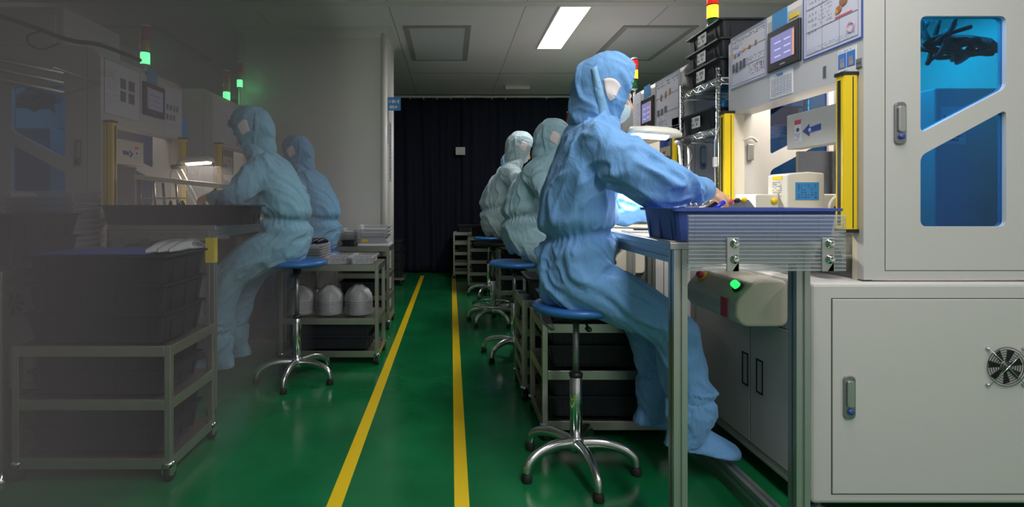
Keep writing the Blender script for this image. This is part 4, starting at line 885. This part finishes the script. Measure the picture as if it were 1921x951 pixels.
def person(label, P, loc, rz, cl, detail=True):
    t = thing('person', label, 'person', loc, rz); V = Vector; vox = .0065 if detail else .011
    if P.get('seed') is None: P['seed'] = 1
    # ---- coverall
    s = MB()
    s.ell([((cx,0,z),(d,0,tl*d),(0,w_,0)) for cx, z, d, w_, tl in P['torso']], 32)
    for sd, arm in (('n',P['arm_n']),('f',P['arm_f'])): s.caps([a[:3] for a in arm], [a[3] for a in arm], 20, 6)
    for leg in (P['leg_n'],P['leg_f']): s.caps([a[:3] for a in leg], [a[3] for a in leg], 20, 6)
    me = remeshed(s, vox, 7 if detail else 4); fd = fold(P['seed'], P.get('amp', .009)); wz, wx = P['waist']
    wr = [V(P['arm_n'][-1][:3]), V(P['arm_f'][-1][:3])]
    def disp(p, n_):
        d = fd(p, n_)
        # elastic at the waist
        rel = p.z-(wz+P.get('wtilt',0)*(p.x-wx)); g = math.exp(-(rel/.020)**2)
        core = abs(p.y) < .22 and abs(p.x-wx) < .2
        if core:
            th = math.atan2(p.y, p.x-wx); d = d*(1-g)-.016*g+.0035*math.exp(-(rel/.035)**2)*math.sin(th*34+3*noise.noise(p*9))
            d += .010*math.exp(-((rel-.055)/.03)**2)+.008*math.exp(-((rel+.055)/.03)**2)
        return d
    suit = finish(me, 'coverall', cl, t, disp)
    # ---- body (inside the clothes): one continuous surface
    hc = V(P['head']); f = V(P['face']).normalized(); l = V((0,1,0)); l = (l-f*l.dot(f)).normalized(); u = f.cross(l); u = u if u.z > 0 else -u; l = u.cross(f)
    A = Matrix((f, l, u)).transposed()
    b_ = MB(); H = lambda x, y, z: hc+A@V((x,y,z))
    b_.ell([((cx,0,z),(d*.72,0,tl*d*.72),(0,w_*.78,0)) for cx, z, d, w_, tl in P['torso']], 24)
    b_.caps([V((P['torso'][-2][0],0,P['torso'][-2][1])), H(-.03,0,-.09), H(-.01,0,-.02)], [.058,.056,.06], 16, 4)
    b_.ball(H(-.012,0,.018), (.098,.078,.098), 28, 0, A); b_.ball(H(.025,0,-.045), (.066,.060,.070), 24, 0, A); b_.ball(H(.055,0,-.088), (.030,.030,.022), 16, 0, A)
    b_.ball(H(.066,0,.005), (.026,.056,.030), 16, 0, A); b_.tube([H(.085,0,.012),H(.098,0,-.010),H(.112,0,-.030),H(.098,0,-.036)], [.009,.010,.013,.010], 10, 3)
    for k in (-1,1):
        b_.ball(H(.100,k*.012,-.033), (.010,.008,.008), 10, 0, A); b_.ball(H(-.01,k*.078,-.012), (.018,.008,.030), 12, 0, A); b_.ball(H(.068,k*.036,-.028), (.022,.022,.018), 12, 0, A)
    b_.ball(H(.092,0,-.058), (.010,.024,.006), 12, 0, A); b_.ball(H(.090,0,-.067), (.010,.020,.006), 12, 0, A)
    for arm, hand in ((P['arm_n'],P['hand_n']),(P['arm_f'],P['hand_f'])):
        b_.caps([a[:3] for a in arm], [.045,.043,.040,.034,.028][:len(arm)] if len(arm) == 5 else [.045,.04,.034,.028], 14, 4)
        w0 = V(arm[-1][:3]); d = V(hand['dir']).normalized(); pn = V(hand['back']).normalized(); sd_ = d.cross(pn).normalized(); pn = sd_.cross(d).normalized()
        HX_ = Matrix((d, sd_, pn)).transposed(); cu = hand.get('curl', .9)
        w0 = w0+d*hand.get('off', .02)
        b_.caps([w0-d*.03, w0, w0+d*.02], [.027,.024,.026], 14, 3)
        b_.ball(w0+d*.05, (.048,.040,.016), 20, 0, HX_); b_.ball(w0+d*.035+sd_*.02*hand['th'], (.035,.020,.018), 14, 0, HX_)
        for k, ln in enumerate((.070,.078,.073,.058)):
            off = (-1.5+k)*.0195*(-hand['th']); c0 = w0+d*(.080 if k in (1,2) else .074)+sd_*off
            pts = [c0-d*.03, c0]; ang = .25; q = c0
            for j, fr in enumerate((.45,.30,.25)):
                ang += cu*(.75 if j else .55)*(1+.06*k); q = q+(d*math.cos(ang)-pn*math.sin(ang))*ln*fr; pts.append(q)
            b_.caps(pts, [.0098,.0095,.0088,.0082,.0074], 10, 3)
        tb_ = w0+d*.028+sd_*.028*hand['th']
        b_.caps([tb_-d*.012, tb_+d*.015+sd_*.020*hand['th']-pn*.008, tb_+d*.042+sd_*.016*hand['th']-pn*.024, tb_+d*.060+sd_*.004*hand['th']-pn*.036], [.014,.0125,.0105,.009], 10, 3)
    for leg in (P['leg_n'],P['leg_f']):
        k = leg; b_.caps([a[:3] for a in k], [a[3]*.62 for a in k], 14, 4)
    for bt in (P['boot_n'],P['boot_f']):
        b_.caps([bt[0][:3], bt[2][:3]], [.042,.035], 12, 2)
    me = remeshed(b_, .005 if detail else .008, 3)
    body = finish(me, 'body', M['skin'], t)
    for k in (-1,1):
        e = MB().ball(H(.078,k*.031,.006), .0125, 14, 0, A).build('eye', M['eyew'], body)
        MB().ball(H(.0885,k*.031,.006), (.003,.006,.006), 10, 0, A).build('iris', M['iris'], e)
        MB().tube([H(.088,k*.018,.026),H(.090,k*.032,.030),H(.080,k*.048,.026)], [.003,.0035,.002], 8, 3).build('eyebrow', M['hair'], body)
    # ---- hood with a face opening
    hr = P['hood']; hd = MB(); hd.ball(H(hr[3],0,hr[4]), (hr[0],hr[1],hr[2]), 32, 0, A)
    nk = V((P['torso'][-2][0],0,P['torso'][-2][1]))
    hd.caps([nk+V((-.01,0,-.01)), (nk+hc)/2+V((-.015,0,0)), H(-.01,0,-.03)], P['hoodneck'], 24, 4)
    hd.ball(H(.03,0,-.075), (.085,.085,.07), 24, 0, A)
    me = remeshed(hd, .006 if detail else .009, 9)
    ff = fold(P['seed']+5, .008); on = A@V(P.get('cutn', (.93,0,-.30))); oc = H(*P.get('cutp', (.075,0,0)))
    hood = finish(me, 'hood', P.get('hoodmat', cl), t, lambda p, n_: ff(p*1.35, n_)+.003*math.exp(-abs((p-oc).dot(on))*40)*math.sin(80*math.atan2((p-oc).dot(l),(p-oc).dot(u))), cut=lambda p: (p-oc).dot(on) > 0 , solid=.003)
    # seam band over the hood, ear mesh patch: shells riding on the hood surface
    from mathutils.bvhtree import BVHTree
    bvh = BVHTree.FromPolygons([v.co for v in me.vertices], [p.vertices[:] for p in me.polygons])
    def ride(c0, pts2, lift=.0014):
        out = []
        for p in pts2:
            h_ = bvh.ray_cast(p+(p-c0).normalized()*.3, (c0-p).normalized())
            if h_[0] is None: return None
            out.append(h_[0]+h_[1]*lift*(1 if h_[1].dot(p-c0) > 0 else -1))
        return out
    c0 = H(0,0,0)
    for k in (-1,1):
        n1 = 10; g = MB(); rows = []
        for j in range(n1+1):
            t_ = j/n1; ctr = V(( -.105+.125*t_, k*(.09-.01*t_), .055-.165*t_)); rows.append([c0+A@(ctr+V((-.014+.028*i/2, 0, -.006+.010*i/2))) for i in range(3)])
        rr_ = [ride(c0, r) for r in rows]
        if all(r for r in rr_):
            g.add([p for r in rr_ for p in r], [(i*3+j, i*3+j+1, (i+1)*3+j+1, (i+1)*3+j) for i in range(n1) for j in range(2)], 0, True); g.build('hood_seam_band', P.get('band', M['bandcloth']), hood, solid=.0012)
        g = MB(); rnx = 8; rows = []
        for j in range(rnx+1):
            v_ = j/rnx; row = []
            wd = P['patch'][0]*(1-v_)**.6 if P['patch'][2] == 'tri' else P['patch'][0]
            for i in range(rnx+1):
                a_ = i/rnx-.5; bow = .012*(1-4*a_*a_) if j == 0 else .012*(1-4*a_*a_)*(1-v_)
                row.append(c0+A@V((P['patch'][3]+a_*wd*2+.012*v_, k*.09, P['patch'][4]+bow-v_*P['patch'][1])))
            rows.append(ride(c0, row))
        if all(rows):
            m_ = rnx+1; g.add([p for r in rows for p in r], [(j*m_+i, j*m_+i+1, (j+1)*m_+i+1, (j+1)*m_+i) for i in range(rnx) for j in range(rnx)], 0, True); g.build('ear_mesh_patch', P.get('patchmat', M['patch']), hood, solid=.001)
    # ---- mask
    g = MB(); nu, nv = 16, 12; V_ = []; F_ = []
    for j in range(nv+1):
        for i in range(nu+1):
            a = (i/nu-.5)*2.5; z = -.012-.095*j/nv; bul = .030*math.sin(PI*(j/nv)*.85+.25)+.0012*math.sin(j*2.1)
            V_.append(H(.012+(.072+bul)*math.cos(a), (.070+.004*math.sin(PI*j/nv))*math.sin(a), z+.006*math.cos(a*2)))
    for j in range(nv):
        for i in range(nu): q = j*(nu+1)+i; F_.append((q,q+1,q+nu+2,q+nu+1))
    g.add(V_, F_, 0, True); mk = g.build('face_mask', M['maskm'], t, solid=.0015)
    for k in (-1,1): MB().tube([H(.035,k*.068,-.018),H(.0,k*.082,.0),H(-.02,k*.086,.012)],.0018,6,4).build('ear_loop', M['strap'], mk)
    # ---- boots
    for bt, nm in ((P['boot_n'],1),(P['boot_f'],2)):
        g = MB(); g.caps([b2[:3] for b2 in bt[:3]], [b2[3] for b2 in bt[:3]], 20, 5)
        hl, to = V(bt[3]), V(bt[4]); ax = (to-hl).normalized(); sd_ = V((0,1,0)); up = ax.cross(sd_); up = up if up.z > 0 else -up; rings = []
        for tt, hw, hh in ((0,.018,.035),(.04,.034,.062),(.18,.042,.075),(.40,.045,.066),(.62,.050,.050),(.80,.050,.038),(.93,.040,.028),(1,.018,.014)):
            c_ = hl+(to-hl)*tt; R = []
            for k in range(24):
                a = 2*PI*k/24; y_ = hw*math.cos(a); z_ = hh*math.sin(a); z_ = max(z_, -.012) if z_ < 0 else z_*1.15
                R.append(c_+sd_*y_+up*(z_+.012))
            rings.append(R)
        g.loft(rings); me = remeshed(g, .006 if detail else .010, 6); top = V(bt[0][:3]); fb = fold(P['seed']+nm*3, .007)
        dn = (V(bt[1][:3])-top).normalized()
        def dsp(p, n_, top=top, fb=fb, hl=hl, dn=dn):
            q = (p-top).dot(dn); e_ = math.exp(-((q-.012)/.012)**2); th = math.atan2(p.y-top.y, p.x-top.x)
            sole = .25 if n_.z < -.6 else 1
            return fb(p*1.4, n_)*sole*(1-e_)-.010*e_+.004*math.exp(-(q/.03)**2)*math.sin(th*26)+.008*math.exp(-((q+.012)/.008)**2)
        finish(me, 'shoe_cover', P.get('bootmat', cl), t, dsp)
    return t
# pose of the nearest worker (local x = towards the bench)
WA = dict(seed=3, amp=.017,
    torso=[(-.01,.645,.09,.13,0),(-.005,.69,.135,.18,0),(-.005,.77,.148,.195,0),(.0,.85,.142,.185,0),(.008,.92,.132,.17,.1),(.004,1.0,.143,.185,.1),(.015,1.10,.147,.20,.1),(.03,1.20,.132,.205,.1),(.048,1.285,.118,.19,.1),(.062,1.345,.098,.15,.1),(.08,1.385,.085,.10,.15),(.09,1.41,.06,.07,.2)],
    waist=(.925,.008), wtilt=.12,
    arm_n=[(.05,-.15,1.255,.092),(.125,-.23,1.175,.093),(.215,-.28,1.108,.082),(.33,-.215,1.095,.064),(.415,-.165,1.092,.050)],
    arm_f=[(.065,.15,1.235,.085),(.15,.22,1.13,.082),(.25,.26,1.03,.072),(.38,.18,1.015,.055),(.47,.09,1.02,.042)],
    hand_n=dict(dir=(.86,.38,-.22), back=(.10,-.55,.83), th=1, curl=1.05, off=.04), hand_f=dict(dir=(.85,-.5,-.05), back=(.1,.3,.95), th=-1, curl=.9),
    leg_n=[(.0,-.085,.735,.112),(.13,-.10,.69,.108),(.315,-.12,.585,.088),(.368,-.12,.45,.082),(.392,-.115,.33,.074)],
    leg_f=[(.0,.085,.735,.112),(.13,.10,.69,.105),(.30,.125,.575,.085),(.345,.13,.45,.078),(.372,.13,.32,.072)],
    boot_n=[(.402,-.115,.345,.082),(.395,-.115,.27,.090),(.385,-.115,.20,.070),(.300,-.115,.150),(.575,-.115,.100)],
    boot_f=[(.380,.13,.335,.080),(.365,.13,.26,.086),(.355,.13,.19,.068),(.275,.13,.13),(.54,.13,.095)],
    head=(.120,0,1.478), face=(.93,0,-.34), hood=(.132,.112,.140,-.012,.012), hoodneck=[.105,.112,.118], cutn=(1,0,0.05), cutp=(.068,0,0),
    patch=(.031,.055,'tri',-.012,.008))
worker = person('nearest worker in bright blue hooded coverall and mask, seated at right', WA, (.49,2.09,0), 0, M['cloth1'])
# left front worker: leans further over the bench
def lean(P, seed, bx=-.06, hx=.0):
    Q = dict(P); Q['seed'] = seed
    return Q
WB = dict(seed=9, amp=.015,
    torso=[(-.03,.70,.09,.13,0),(-.03,.74,.13,.18,0),(-.035,.81,.145,.19,0),(-.04,.88,.142,.18,0),(-.04,.945,.132,.17,.1),(-.035,1.02,.145,.185,.15),(-.015,1.10,.15,.20,.25),(.02,1.20,.14,.205,.35),(.06,1.28,.12,.185,.4),(.09,1.33,.095,.135,.4),(.115,1.37,.07,.08,.5),(.125,1.39,.05,.055,.5)],
    waist=(.95,-.04), wtilt=.15,
    arm_n=[(.055,-.155,1.235,.085),(.10,-.225,1.15,.084),(.165,-.255,1.07,.075),(.25,-.205,1.065,.060),(.32,-.150,1.075,.046)],
    arm_f=[(.055,.155,1.235,.085),(.10,.225,1.15,.084),(.165,.255,1.07,.075),(.25,.205,1.065,.060),(.32,.150,1.075,.046)],
    hand_n=dict(dir=(.80,.45,.0), back=(.1,-.4,.9), th=1, curl=.9), hand_f=dict(dir=(.80,-.45,.0), back=(.1,.4,.9), th=-1, curl=.9),
    leg_n=[(-.02,-.09,.795,.112),(.10,-.11,.735,.108),(.245,-.125,.60,.092),(.285,-.125,.45,.082),(.31,-.12,.30,.074)],
    leg_f=[(-.02,.09,.795,.112),(.10,.11,.735,.108),(.245,.125,.60,.092),(.285,.125,.45,.082),(.31,.12,.30,.074)],
    boot_n=[(.312,-.12,.32,.080),(.31,-.12,.24,.082),(.30,-.12,.16,.062),(.22,-.12,.11),(.49,-.12,.085)],
    boot_f=[(.312,.12,.32,.080),(.31,.12,.24,.082),(.30,.12,.16,.062),(.22,.12,.11),(.49,.12,.085)],
    head=(.165,0,1.463), face=(.86,0,-.52), hood=(.132,.110,.138,-.012,.012), hoodneck=[.085,.082,.09], cutn=(1,0,0.12), cutp=(.078,0,0),
    patch=(.026,.050,'sq',-.003,.032), band=M['strap'])
WB['band'] = M['cloth5']
left_worker = person('left worker in dusty blue coverall bent over dim bench', WB, (-1.008,3.14,0), PI, M['cloth5'])
sw = lambda m: {M['cloth5']: m}
dup(left_worker, (-1.07,4.26,-.03), PI-.10, 'rear left worker in blue coverall before the white column', swap=sw(M['cloth4']))
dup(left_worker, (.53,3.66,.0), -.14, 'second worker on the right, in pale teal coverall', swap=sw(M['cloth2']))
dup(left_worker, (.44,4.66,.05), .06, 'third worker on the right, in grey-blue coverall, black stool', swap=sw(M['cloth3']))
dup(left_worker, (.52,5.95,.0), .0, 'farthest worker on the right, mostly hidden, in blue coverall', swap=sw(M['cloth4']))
# added grey volume that veils the left side; no smoke in the room
HZ = .42
hm = bpy.data.materials.new('added_grey_veil'); hm.use_nodes = True; nt = hm.node_tree; nt.nodes.clear()
out = nt.nodes.new('ShaderNodeOutputMaterial'); vs_ = nt.nodes.new('ShaderNodeVolumePrincipled'); vs_.inputs['Density'].default_value = HZ; vs_.inputs['Color'].default_value = (.86,.82,.86,1)
nt.links.new(vs_.outputs[0], out.inputs['Volume'])
hz_ = MB().box((-4.5,.6,.01),(-.88,4.8,2.6)).build('added_veil', hm); tag(hz_, 'added grey volume veiling the dim left side of the room', 'added_veil'); hz_['kind'] = 'stuff'
